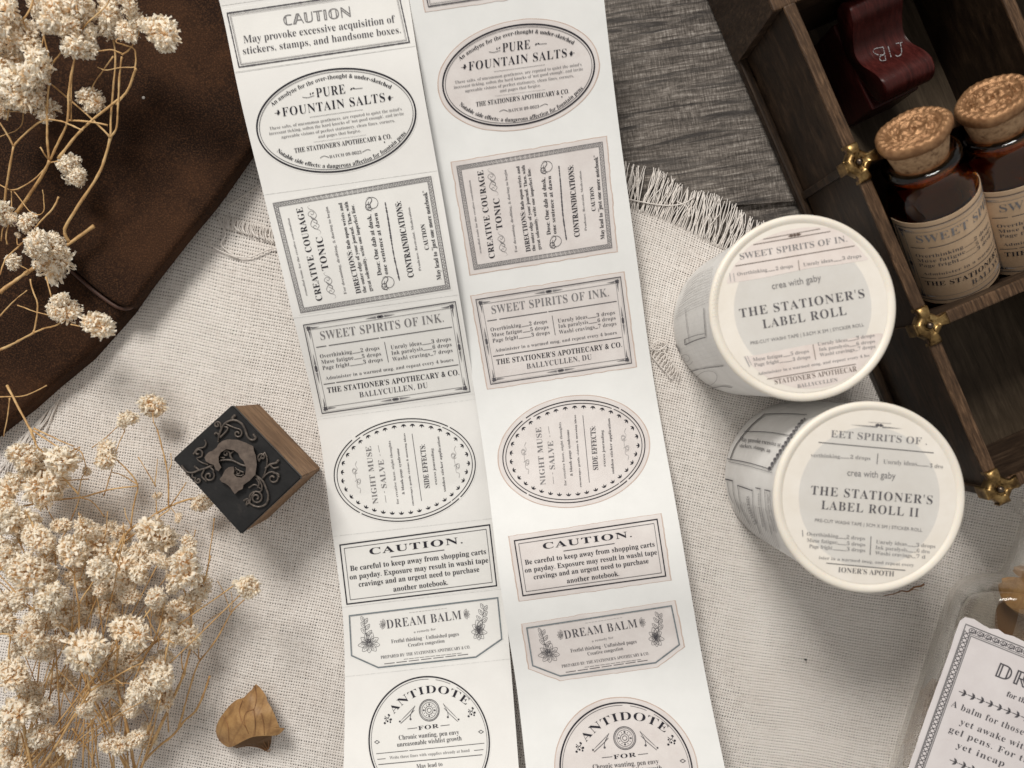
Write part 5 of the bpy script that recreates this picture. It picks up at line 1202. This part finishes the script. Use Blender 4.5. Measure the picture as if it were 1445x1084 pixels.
# ------------------------------------------------------------------ clear glass bottle lying at lower right
def flask():
    up = np.array([0.32, 0.947, 0]); up /= np.linalg.norm(up); rt = np.array([up[1], -up[0], 0])
    zc = 1.42; hwid, hth = 2.35, 1.30
    L0 = P(1344, 846, zc); org = L0 + rt * (hwid + .02)             # on the axis, at the height of the shoulder's start
    root = empty('glass_bottle', np.array([org[0], org[1], .1]) - up * 4); tag(root, 'clear glass bottle holding dried leaves, lying on its back at the lower right corner', 'bottle')
    st = [(-7.6, .3), (-7.55, .75), (-7.3, .95), (-7.0, 1.0), (-3, 1.0), (-.1, 1.0), (.25, .975), (.55, .90), (.80, .76), (.96, .62), (1.06, .52), (1.20, .455), (1.5, .43), (2.3, .42), (2.9, .42), (2.95, .52), (3.3, .52), (3.35, .44)]
    n = 56; th = np.linspace(0, 2 * math.pi, n, endpoint=False); V = []; f = []
    def ring(h, k, sh=0.0):
        neck = np.clip((1 - k) / .5, 0, 1); a = hwid * k - sh; b = (hth * (1 - neck) + (hwid * k) * neck) if k < 1 else hth; b = b - sh
        e = 0.78
        x = a * np.sign(np.cos(th)) * np.abs(np.cos(th)) ** e; y = b * np.sign(np.sin(th)) * np.abs(np.sin(th)) ** e
        return org + up * h + x[:, None] * rt + y[:, None] * Zv + Zv * (zc - org[2])
    for h, k in st: V.append(ring(h, k))
    for h, k in st[::-1]: V.append(ring(h + (.14 if h < -7 else 0), k, .13))
    m = len(V); v = np.concatenate(V)
    for i in range(m - 1):
        for j in range(n): f.append((i * n + j, i * n + (j + 1) % n, (i + 1) * n + (j + 1) % n, (i + 1) * n + j))
    f.append(tuple(range(n))[::-1]); f.append(tuple((m - 1) * n + j for j in range(n)))
    mk('glass_body', v, f, M['glass'], root, smooth=True, sharp=70)
    # label card on top
    zl = zc + hth + .05; T = frame(1230, 750, 3.246)
    tl = np.array([(405, 408), (428, 392), (470, 402), (510, 428), (540, 445), (580, 448), (610, 470), (650, 480), (700, 505), (800, 545), (900, 585), (1000, 630), (1100, 668), (1190, 705)], float)
    d1 = np.array([-.333, .943]); lx = [np.array([405, 408]) + d1 * q + np.array([rnd.uniform(-2, 2), 0]) for q in np.linspace(40, 1100, 30)]; bl = lx[-1]; br = tl[-1] + (bl - tl[0])
    out = np.vstack([tl, br[None], np.array(lx[::-1])]); N = len(out); c = out.mean(0)
    top = Pn(T(out), zl); bot = Pn(T(out), zl - .05); cc = Pn(T(c[None]), zl)
    v = np.vstack([cc, top, bot]); f = [(0, 1 + (j + 1) % N, 1 + j) for j in range(N)] + [(1 + j, 1 + (j + 1) % N, 1 + N + (j + 1) % N, 1 + N + j) for j in range(N)]; mi = [0] * N + [1] * N
    card = mk('bottle_label', v, f, [M['card'], M['aged_edge']], root, midx=mi)
    d = Decal(T, plane_surf(zl), .012); t = d.text; e = np.array([.927, .374])
    o = np.array([432, 425]); far = o + e * 800; b2 = o + d1 * 1000; d.line('border', [b2, o, far], 5, 'ink2'); i0 = o + e * 40 + d1 * 42; d.line('border', [i0 + d1 * 960, i0, i0 + e * 760], 4, 'ink2')
    m0 = o + (e + d1) * 9; 
    d.line('border', [o + (e + d1) * 34 + d1 * 950, o + (e + d1) * 34, o + (e + d1) * 34 + e * 740], 2.4, 'ink2')
    for k in range(30):                                                     # running scrolls above, lattice at the side
        q = o + (e + d1) * 18 + e * (38 * k + 20); d.ell('border', q, 15, 10, -.38, 3, 'ink1', n=20); d.spiral('border', q[0], q[1], 9, 0, 1.1, 3, 'ink1'); a = q + e * 17; d.line('border', [a - d1 * 10, a + d1 * 10], 4, 'ink1')
    for k in range(48):
        q = o + (e + d1) * 18 + d1 * (22 * k + 20); d.line('border', [q - e * 13 - d1 * 10, q + e * 13 + d1 * 10], 3, 'ink1'); d.line('border', [q + e * 13 - d1 * 10, q - e * 13 + d1 * 10], 3, 'ink1'); d.line('border', [q - e * 13 - d1 * 10, q - e * 13 + d1 * 10], 3, 'ink2'); d.line('border', [q + e * 13 - d1 * 10, q + e * 13 + d1 * 10], 3, 'ink2')
    ln = lambda part, s, st_, x, y, L, h, tone, sp=1.0: t(part, s, st_, x, y, x + e[0] * L, y + e[1] * L, h, tone, sp)
    ln('title', 'DREAM BALM', 'o', 565, 662, 770, 66, 'ink1', 1.05)
    ln('lettering', 'for the', 'b', 616, 754, 108, 24, 'ink1'); ln('lettering', 'A balm for those', 's', 362, 800, 356, 28, 'ink1', 1.12); ln('lettering', 'yet awake with', 's', 402, 882, 340, 28, 'ink1', 1.12); ln('lettering', 'gel pens. For the', 's', 352, 917, 420, 28, 'ink1', 1.12); ln('lettering', 'yet incap', 's', 386, 990, 235, 28, 'ink1', 1.12)
    for r0, y0 in ((400, 732), (358, 1046)):
        p = np.array([r0, y0], float)
        for k in range(9):
            q = p + e * (44 * k); d.line('ornament', [q, q + e * 40], 3, 'ink1')
            for s in (-1, 1): d.petal('ornament', q[0] + e[0] * 34, q[1] + e[1] * 34, 24, 6, math.atan2(e[1], e[0]) + math.pi + s * .75, 'ink1')
    d.build(card)
    # dried leaves inside
    def inner_leaf(cx, cy, L, w, ang, z, mat, curl, sd, label):
        c0 = P(cx, cy, z); ca, sa = math.cos(ang), math.sin(ang); nu, nv = 14, 9; v = []; f = []
        for i in range(nu):
            u = i / (nu - 1); ww = w * math.sin(math.pi * min(.97, .04 + u * .95)) ** .75 * (1 - .25 * u)
            for j in range(nv):
                s = (j / (nv - 1) - .5) * 2; x = (u - .5) * L; y = s * ww
                v.append(c0 + np.array([x * ca - y * sa, x * sa + y * ca, curl * (abs(s) ** 1.5) * ww * .8 - .14 * (u - .5) ** 2 * L + .03 * math.sin(9 * u + 4 * s + sd)]))
        for i in range(nu - 1):
            for j in range(nv - 1): f.append((i * nv + j, i * nv + j + 1, (i + 1) * nv + j + 1, (i + 1) * nv + j))
        o = mk('dried_leaf', v, f, mat, smooth=True, origin=c0); tag(o, label, 'leaf', 'dried leaves inside the glass bottle')
    inner_leaf(1452, 846, 1.75, .52, math.radians(-32), 1.75, M['leaf'], -.5, 1, 'tan dried leaf inside the glass bottle, uppermost under its shoulder')
    inner_leaf(1462, 814, 1.3, .30, math.radians(-20), 1.3, M['leaf'], .3, 2, 'narrow dried leaf inside the glass bottle, closest to its neck')
    inner_leaf(1432, 885, 1.7, .55, math.radians(-75), 1.05, M['leaf_in'], -.3, 3, 'dark brown dried leaf inside the glass bottle beside the card label')
    inner_leaf(1330, 1030, 2.6, .55, math.radians(-110), .75, M['leaf'], -.2, 4, 'dried leaf glimpsed through the glass bottle left of the card label')
flask()

# ------------------------------------------------------------------ dried gypsophila
def flower_mesh(seed, n=230):
    R = random.Random(seed); v = []; f = []; c = []
    nlob = 4 + seed % 3
    lob = [(Vector((R.gauss(0, 1), R.gauss(0, 1), R.gauss(0, .6))).normalized() * R.uniform(.22, .46), R.uniform(.46, .66)) for _ in range(nlob)]
    nl, nw = 5, 4
    for k in range(n):
        lc, lr = lob[k % nlob]
        z = R.uniform(-.8, 1.0); t = R.uniform(0, 2 * math.pi); q = math.sqrt(max(0, 1 - z * z)); d = Vector((q * math.cos(t), q * math.sin(t), z))
        d = (d + lc.normalized() * .45).normalized()
        s = d.cross(Vector((R.gauss(0, 1), R.gauss(0, 1), R.gauss(0, 1)))); s.normalize(); m = d.cross(s)
        r0 = R.uniform(.1, .35); r1 = R.uniform(.66, 1.16); w = R.uniform(.05, .095); bend = R.choice((-1, 1)) * R.uniform(.15, .55); tw = R.gauss(0, .6); ph = R.uniform(0, 6); fr = R.uniform(2.2, 4.5)
        tone = R.uniform(-.14, .10); b = len(v)
        for i in range(nl):
            u = i / (nl - 1); r = r0 + (r1 - r0) * math.sin(u * 1.35) / math.sin(1.35); ww = w * (0.30 + 1.05 * u - .42 * u ** 4); a = tw * u
            s2 = s * math.cos(a) + m * math.sin(a); m2 = m * math.cos(a) - s * math.sin(a)
            ctr = lc + (d * r + m2 * (bend * u ** 2.2)) * lr
            for e in range(nw):
                x = (e / (nw - 1) - .5) * 2
                ruff = .055 * math.sin(ph + fr * x + 5 * u) * u * abs(x) ** .5 + .04 * x * x * u; tip = (R.uniform(-.16, .06) - .05 * x * x) if i == nl - 1 else 0
                v.append(ctr + s2 * (x * ww * (1 if i < nl - 1 else .9)) + m2 * ruff + d * (tip * lr * 1.5)); g = min(1, max(0, u * 1.05 + tone + R.uniform(-.08, .08)))
                g = g ** .8; c.append((.96 + .03 * g, .74 + .205 * g, .45 + .39 * g))
        for i in range(nl - 1):
            for e in range(nw - 1): f.append((b + i * nw + e, b + i * nw + e + 1, b + (i + 1) * nw + e + 1, b + (i + 1) * nw + e))
    me = bpy.data.meshes.new('flower_head'); me.from_pydata([tuple(x * S) for x in v], [], f); me.materials.append(M['petal'])
    a = me.color_attributes.new('tint', 'FLOAT_COLOR', 'POINT'); a.data.foreach_set('color', np.hstack([np.array(c), np.ones((len(c), 1))]).astype(np.float32).ravel())
    me.polygons.foreach_set('use_smooth', np.ones(len(f), bool)); return me
FM = [flower_mesh(40 + i, 430) for i in range(8)]
class Sprig:
    def __init__(s, label, branches): s.label = label; s.br = branches; s.heads = []; s.twigs = []
    def nodes(s):
        for b in s.br:
            for p in b[0]: yield p, b
UP = [
 Sprig('dried gypsophila sprig rising from the thick cut stem end on the leather, its heads topmost', [([(36, 386), (70, 362), (97, 343), (133, 319)], 3.0, 1.7, 1.75), ([(97, 341), (91, 325), (105, 298), (136, 250), (149, 219), (156, 194)], 2.3, 1.8, 2.6), ([(0, 413), (36, 386)], 3.0, 1.7, 1.7),
   ([(156, 194), (139, 177), (104, 146), (67, 115), (40, 98)], 1.4, 2.6, 2.9), ([(156, 194), (164, 180), (166, 150), (168, 110), (172, 80)], 1.5, 2.6, 3.3), ([(156, 194), (157, 165), (160, 120), (163, 85), (160, 55)], 1.5, 2.6, 3.0), ([(164, 148), (178, 130), (190, 105), (192, 80), (188, 68), (174, 63)], 1.1, 2.9, 3.4), ([(172, 78), (182, 70), (194, 52), (197, 38)], 1.1, 3.2, 3.5), ([(172, 76), (158, 70), (140, 72), (125, 72)], 1.1, 3.2, 3.3), ([(192, 95), (170, 95), (150, 99), (138, 95)], .8, 3.2, 3.2), ([(160, 80), (145, 100), (132, 120), (128, 132)], .9, 3.0, 2.8)]),
 Sprig('dried gypsophila sprig with a long forked stem through the middle of the upper left cluster', [([(22, 303), (40, 277), (58, 250), (70, 227)], 2.4, 1.9, 2.5), ([(70, 227), (67, 195), (67, 150), (72, 92)], 1.6, 2.5, 3.2), ([(72, 92), (64, 60), (60, 40), (62, 15)], 1.2, 3.2, 3.6), ([(72, 92), (80, 82), (88, 72)], 1.2, 3.2, 3.4), ([(70, 227), (82, 200), (95, 170), (97, 130), (104, 85), (112, 45), (108, 8)], 1.7, 2.5, 3.8), ([(112, 45), (128, 28), (150, 8), (158, -10)], 1.1, 3.5, 3.9), ([(95, 170), (125, 172), (152, 177)], 1.4, 2.8, 2.9), ([(100, 168), (101, 130), (102, 95)], 1.0, 2.8, 3.3), ([(82, 224), (105, 195), (130, 170), (160, 147), (178, 132), (188, 108), (192, 97)], 1.8, 2.5, 3.3), ([(70, 226), (62, 215), (57, 208)], 1.2, 2.4, 2.6), ([(67, 230), (85, 228), (96, 235)], 1.0, 2.5, 2.4), ([(62, 240), (45, 255), (20, 268), (0, 261)], 1.0, 2.3, 2.2)]),
 Sprig('dried gypsophila sprig along the left edge forking beside the uppermost left heads', [([(6, 300), (8, 270), (19, 207)], 1.8, 2.0, 2.7), ([(19, 207), (8, 185), (0, 174)], 1.4, 2.7, 2.8), ([(19, 207), (27, 198), (57, 172), (82, 170), (100, 176), (117, 184)], 1.3, 2.7, 3.0), ([(10, 170), (14, 150), (30, 128)], 1.0, 2.7, 3.0), ([(0, 50), (25, 62), (45, 67)], 1.1, 3.2, 3.3), ([(0, 8), (20, 24), (32, 28), (44, 8), (48, -10)], 1.3, 3.6, 3.8), ([(32, 28), (42, 60), (44, 72)], 1.0, 3.6, 3.4), ([(63, 35), (58, 70), (45, 88)], .9, 3.4, 3.2), ([(6, 157), (30, 158), (55, 159)], .7, 2.6, 2.8), ([(33, 158), (28, 180), (0, 193)], .7, 2.6, 2.6)]),
 Sprig('dried gypsophila sprig crossing the flap edge with two heads touching at its tip', [([(0, 494), (24, 482), (47, 470)], 1.7, 1.8, 2.2), ([(47, 470), (51, 455), (53, 430), (46, 410), (43, 394)], 1.2, 2.2, 2.3), ([(47, 470), (63, 464), (78, 460), (90, 452)], 1.2, 2.2, 2.4), ([(65, 391), (70, 412), (75, 432)], 1.0, 2.3, 2.4), ([(25, 431), (48, 440), (72, 446)], .8, 2.2, 2.4), ([(83, 278), (74, 294), (58, 311), (42, 333), (24, 350), (8, 365), (0, 388)], 1.2, 2.2, 2.4), ([(10, 345), (9, 330), (16, 300), (16, 270)], 1.0, 2.1, 2.2), ([(0, 446), (20, 425), (38, 410)], .9, 1.9, 2.1), ([(18, 268), (45, 300), (62, 300), (63, 280), (60, 268)], .8, 2.2, 2.3), ([(2, 340), (5, 320), (12, 312)], .9, 2.0, 2.3), ([(100, 458), (118, 462), (136, 462)], .9, 2.4, 2.4)])]
LOW = [
 Sprig('dried gypsophila sprig reaching over the journal corner to the upper heads of the lower bunch', [([(10, 544), (24, 572), (41, 604), (50, 624)], 1.7, 1.6, 2.0), ([(41, 604), (64, 620), (91, 637), (108, 634)], 1.3, 2.0, 2.1), ([(44, 606), (52, 630), (64, 642), (85, 670), (111, 698)], 1.5, 2.0, 1.8), ([(48, 605), (75, 617), (104, 630)], 1.1, 2.0, 2.0), ([(33, 714), (70, 707), (113, 702), (150, 692), (194, 686)], 1.4, 1.2, 1.3), ([(0, 560), (35, 558), (66, 544)], 1.0, 1.6, 1.7), ([(14, 562), (10, 592), (5, 616)], .9, 1.6, 1.4), ([(113, 702), (130, 708), (148, 730)], .9, 1.4, 1.1), ([(0, 682), (40, 681), (100, 678), (125, 676)], 1.0, 1.5, 1.6), ([(111, 698), (115, 675), (120, 668)], .9, 1.6, 1.7), ([(104, 632), (116, 640), (122, 662)], .9, 1.9, 1.7), ([(100, 735), (108, 715), (113, 700)], 1.0, 1.0, 1.4)]),
 Sprig('dried gypsophila sprig of bare brown forks pointing at the letterpress block', [([(160, 778), (175, 757), (187, 745), (212, 731), (238, 716), (262, 706), (288, 701)], 1.7, .9, 1.0), ([(166, 772), (200, 746), (238, 720)], 1.2, .9, 1.0), ([(238, 717), (238, 690), (237, 667), (230, 635), (222, 606)], 1.3, 1.0, 1.3), ([(240, 715), (252, 698), (263, 681)], 1.0, 1.0, 1.1), ([(221, 723), (221, 705), (221, 700)], .8, 1.0, 1.2), ([(237, 667), (242, 655), (241, 640)], .7, 1.2, 1.2), ([(185, 744), (189, 715), (195, 686), (180, 664), (160, 645)], 1.2, 1.0, 1.5), ([(195, 684), (175, 672), (158, 666)], .9, 1.3, 1.4), ([(220, 687), (208, 665), (195, 645)], .8, 1.1, 1.2), ([(219, 686), (221, 665), (222, 648)], .7, 1.1, 1.2), ([(185, 742), (178, 728), (176, 717)], .7, 1.0, 1.1), ([(146, 700), (155, 672), (166, 630), (176, 609)], .9, 1.2, 1.7), ([(130, 632), (150, 617), (165, 603)], .8, 1.4, 1.6), ([(302, 731), (298, 760), (293, 803)], .9, .8, .9), ([(276, 748), (272, 758), (262, 748)], .7, .7, .8)]),
 Sprig('tall dried gypsophila sprig with orange stems at the right side of the lower bunch', [([(196, 1090), (214, 1050), (238, 1000), (260, 950)], 2.4, .6, 1.2), ([(260, 950), (268, 917), (270, 890), (270, 867)], 1.8, 1.2, 1.6), ([(271, 867), (262, 840), (252, 814)], 1.3, 1.6, 1.9), ([(271, 866), (282, 842), (291, 812), (297, 784)], 1.3, 1.6, 1.7), ([(258, 945), (256, 930), (257, 918)], 1.0, 1.2, 1.3), ([(205, 1072), (225, 1052), (246, 1036), (262, 1016), (277, 1003), (288, 980), (296, 954)], 1.9, .5, .7), ([(252, 1026), (262, 990), (274, 950), (282, 932)], 1.5, .6, .9), ([(282, 932), (305, 902), (327, 864), (345, 846)], 1.2, .9, 1.0), ([(280, 930), (280, 910), (288, 880)], .9, .9, .9), ([(288, 880), (305, 868), (320, 860)], .7, .9, .9), ([(325, 864), (318, 840), (307, 820)], .7, 1.0, 1.0), ([(326, 864), (328, 845), (326, 835)], .6, 1.0, 1.0), ([(238, 1033), (237, 1000), (238, 975)], 1.0, .5, .6), ([(282, 930), (272, 918), (262, 908)], .8, .9, 1.1)]),
 Sprig('dried gypsophila sprig with a stout upright fork in the middle of the lower bunch', [([(190, 1085), (182, 1040), (172, 997)], 2.3, .8, 1.5), ([(172, 997), (166, 970), (163, 945), (166, 917), (160, 890)], 1.9, 1.5, 2.1), ([(174, 997), (180, 990), (184, 972), (200, 935), (221, 895), (228, 872)], 1.6, 1.5, 2.0), ([(212, 912), (230, 902), (246, 908)], 1.0, 1.8, 1.9), ([(222, 895), (224, 910), (222, 918)], .8, 1.9, 1.9), ([(163, 945), (145, 955), (150, 975), (160, 990)], .9, 1.7, 1.6), ([(172, 1000), (150, 975), (125, 932)], 1.2, 1.4, 1.7), ([(221, 895), (214, 882), (205, 862)], .9, 2.0, 2.1), ([(214, 905), (213, 880), (215, 855)], .9, 1.6, 1.6), ([(160, 1050), (170, 1030), (173, 1005)], 1.0, .7, 1.1), ([(177, 1000), (176, 1055)], 1.0, 1.3, .9)]),
 Sprig('dried gypsophila sprig with long amber stems slanting up across the lower left bunch', [([(56, 1085), (80, 1052), (104, 1012), (127, 975)], 2.0, 1.3, 2.2), ([(127, 975), (123, 955), (119, 931), (112, 890), (111, 853)], 1.5, 2.2, 2.6), ([(111, 853), (124, 832), (135, 815), (144, 800)], 1.1, 2.6, 2.7), ([(111, 853), (106, 825), (103, 808), (85, 795)], 1.1, 2.6, 2.8), ([(127, 975), (158, 958), (188, 941)], 1.5, 2.2, 2.4), ([(121, 935), (140, 945), (158, 955)], 1.1, 2.2, 2.3), ([(130, 967), (165, 965), (205, 964)], .8, 2.2, 2.2), ([(72, 947), (90, 915), (100, 895), (103, 870)], 1.3, 1.8, 2.1), ([(60, 985), (68, 955), (74, 945)], 1.3, 1.4, 1.8), ([(85, 880), (104, 895), (122, 908)], .9, 2.2, 2.3), ([(112, 820), (118, 800), (122, 792)], .8, 2.4, 2.5)]),
 Sprig('dried gypsophila sprig against the left edge of the lower bunch, stems orange at the bottom', [([(46, 1090), (36, 1040), (28, 990), (22, 956)], 2.2, 1.5, 2.3), ([(64, 930), (58, 900), (50, 862), (48, 835), (52, 790)], 1.4, 2.1, 2.7), ([(50, 862), (30, 845), (14, 826), (0, 812)], 1.2, 2.4, 2.6), ([(44, 860), (25, 845), (12, 832)], .9, 2.4, 2.4), ([(0, 895), (14, 897), (13, 915), (12, 938)], 1.2, 2.3, 2.3), ([(14, 897), (26, 893), (32, 884)], .9, 2.3, 2.4), ([(0, 800), (18, 815), (34, 840)], 1.3, 2.2, 2.5), ([(62, 790), (80, 770), (92, 752)], 1.0, 2.0, 2.3), ([(84, 1080), (74, 1050), (66, 1028)], 1.2, 1.2, 1.6), ([(40, 1075), (34, 1050), (30, 1035)], 1.4, 1.0, 1.3), ([(0, 1018), (14, 1018), (25, 1012)], .9, 1.7, 1.8), ([(52, 730), (44, 760), (36, 790)], .9, 1.4, 1.9), ([(63, 712), (76, 735), (84, 745)], 1.1, 1.3, 1.6)]),
 Sprig('dried gypsophila sprig with pale forked stems low in the bunch near the bottom edge', [([(136, 1088), (126, 1062), (114, 1045), (102, 1028)], 1.5, .9, 1.3), ([(131, 1075), (136, 1050), (136, 1028), (131, 1016)], 1.2, .9, 1.4), ([(83, 1080), (92, 1050), (98, 1030)], 1.1, .8, 1.2), ([(120, 985), (138, 1008), (152, 1030)], 1.5, 1.2, 1.0), ([(118, 1060), (125, 1030), (132, 1015)], 1.1, .7, 1.0), ([(104, 1020), (122, 1021), (142, 1021)], .8, 1.1, 1.1), ([(150, 1050), (160, 1020), (168, 1005)], 1.0, .6, .9), ([(85, 962), (95, 985), (108, 1005), (116, 1018)], .9, 1.2, 1.1), ([(30, 1000), (36, 1030), (40, 1060)], 1.0, 1.2, 1.0), ([(200, 1000), (208, 1014), (204, 1020)], .7, .6, .5)])]
HU = [(71, 24, 23), (4, 27, 25), (106, 8, 27), (157, 28, 28), (200, 30, 16), (232, 48, 28), (185, 3, 15), (112, 67, 29), (37, 52, 21), (12, 87, 25), (45, 92, 28), (24, 128, 31), (48, 130, 20), (2, 128, 24), (70, 160, 20), (130, 142, 20), (100, 237, 22), (0, 155, 12), (5, 305, 20), (39, 314, 17), (16, 307, 8), (50, 350, 26), (70, 366, 29), (22, 372, 15), (91, 438, 22), (138, 455, 26), (24, 332, 5), (77, 348, 20), (95, 38, 20), (178, 45, 18), (60, 5, 22), (126, 50, 18), (3, 60, 18), (110, 252, 14), (84, 425, 14)]
HL = [(216, 575, 19), (180, 595, 14), (145, 642, 18), (35, 645, 20), (52, 662, 26), (94, 656, 27), (66, 684, 28), (11, 692, 22), (122, 667, 7), (221, 699, 7), (14, 739, 27), (55, 761, 19), (88, 743, 15), (95, 778, 25), (8, 789, 19), (41, 806, 25), (141, 775, 25), (216, 756, 28), (252, 731, 8), (285, 709, 15), (268, 770, 15), (199, 784, 18), (255, 800, 30), (169, 811, 30), (199, 808, 18), (285, 825, 17), (351, 828, 17), (122, 820, 19), (249, 828, 13), (75, 837, 25), (174, 775, 7), (136, 802, 22), (149, 856, 16), (183, 840, 14), (219, 842, 17), (280, 845, 19), (252, 859, 17), (266, 895, 21), (8, 875, 19), (50, 878, 19), (72, 878, 10), (39, 906, 20), (78, 906, 15), (127, 909, 29), (186, 892, 25), (172, 925, 20), (152, 928, 19), (19, 953, 20), (89, 961, 20), (217, 948, 27), (235, 958, 18), (198, 972, 21), (138, 978, 18), (30, 997, 27), (158, 1011, 15), (61, 1039, 18), (163, 1050, 17), (191, 1044, 15), (11, 1066, 21), (120, 1002, 14), (60, 1000, 18), (95, 1060, 16), (25, 1080, 18), (8, 1040, 14), (30, 842, 18), (95, 865, 18), (118, 745, 16), (5, 720, 18), (226, 790, 14), (65, 812, 15), (110, 880, 16), (48, 968, 16), (240, 884, 10), (333, 824, 6), (145, 830, 15), (20, 915, 14), (60, 920, 13), (180, 1000, 13)]
def gyps():
    R = random.Random(21)
    for _ in range(40):                                            # smaller heads deep in the lower bunch
        u, y = R.random(), R.uniform(735, 1075); x = -5 + u * (210 + 35 * math.sin((y - 735) / 340 * math.pi))
        HL.append((x, y, R.uniform(12, 19), 1))
    for k in range(38):                                            # long straight stems fanning through the lower bunch
        sp = LOW[2 + k % (len(LOW) - 2)]; h = R.choice(HL[20:]); x0 = R.uniform(10, 200); x1, y1 = h[0], h[1]
        if y1 > 1000: continue
        m = (x0 * .45 + x1 * .55 + R.uniform(-12, 12), 1085 * .45 + y1 * .55 + R.uniform(-10, 10)); z0 = R.uniform(.6, 1.2); sp.br.append(([(x0, 1090), m, (x1, y1)], R.uniform(.75, 1.35), z0, R.uniform(1.4, 2.7)))
    for grp, heads, zlo in ((UP, HU, 1.45), (LOW, HL, .45)):
        info = []
        for sp in grp:
            for bi, (pts, w, za, zb) in enumerate(sp.br):
                q = spline(pts, 24)
                for k, p in enumerate(q): info.append((p[0], p[1], za + (zb - za) * k / 23, sp, (q[min(k + 1, 23)] - q[max(k - 1, 0)]), k >= 22))
        XY = np.array([(a[0], a[1]) for a in info])
        for hd in heads:
            hx, hy, hr = hd[:3]; low = len(hd) > 3
            d = np.hypot(XY[:, 0] - hx, XY[:, 1] - hy) + np.array([0 if a[5] else 9 for a in info]); i = int(np.argmin(d)); px, py, pz, sp, tn, _ = info[i]
            rc = hr * (CAM_H - 2) / F * ((1.30 if hr > 17 else 1.2) if grp is LOW else 1.14)
            z = max(pz + R.uniform(-.25, .25) + (.2 if hr > 22 else 0) - (.9 if low else 0), zlo + rc * .5); sp.heads.append((hx, hy, rc, z)); sp.twigs.append(((px, py, pz), (hx, hy, z), tn))
        for sp in grp:
            a = sp.br[0][0][0]; root = empty('gypsophila_sprig', P(a[0], a[1], sp.br[0][2] - .1)); tag(root, sp.label, 'dried flower', 'sprigs of dried gypsophila')
            mb = MB()
            for pts, w, za, zb in sp.br:
                n = max(10, 4 * len(pts)); q = spline(pts, n); wob = np.cumsum(nrs.normal(0, .22, q.shape), 0); wob -= np.linspace(0, 1, n)[:, None] * wob[-1]; q = q + wob
                z = np.linspace(za, zb, n) + .05 * np.sin(np.linspace(0, 5, n) + R.uniform(0, 6)); c = Pn(q, z); rad = np.linspace(w, w * .78, n) * .0198 * 0.98
                rad = rad * (1 + .10 * nrs.normal(0, 1, n)); rad[0] *= 1.35; rad[-1] *= 1.3; mb.tube(c, rad, 7)
            for (px, py, pz), (hx, hy, z), tn in sp.twigs:
                a0 = P(px, py, pz); b0 = P(hx, hy, z - .12); t = np.array([tn[0], -tn[1], 0]); t /= max(1e-6, np.linalg.norm(t)); L = np.linalg.norm(b0 - a0); m = a0 + t * L * .35 + (0, 0, .1); mb.tube(spline([a0, m, b0], 9), np.linspace(.016, .011, 9), 6)
            st = mb.build('stem', M['straw'] if sp is not LOW[1] else M['straw'], root, smooth=True)
            for hx, hy, rc, z in sp.heads:
                o = bpy.data.objects.new('flower_head', FM[R.randrange(len(FM))]); COL.objects.link(o); o.parent = root; c = P(hx, hy, z)
                o.location = tuple((c - WL[root.name]) * S); o.rotation_euler = (R.gauss(0, .5), R.gauss(0, .5), R.uniform(0, 6.28)); k = rc; o.scale = (k * R.uniform(.88, 1.14), k * R.uniform(.85, 1.1), k * R.uniform(.8, 1.0))
gyps()
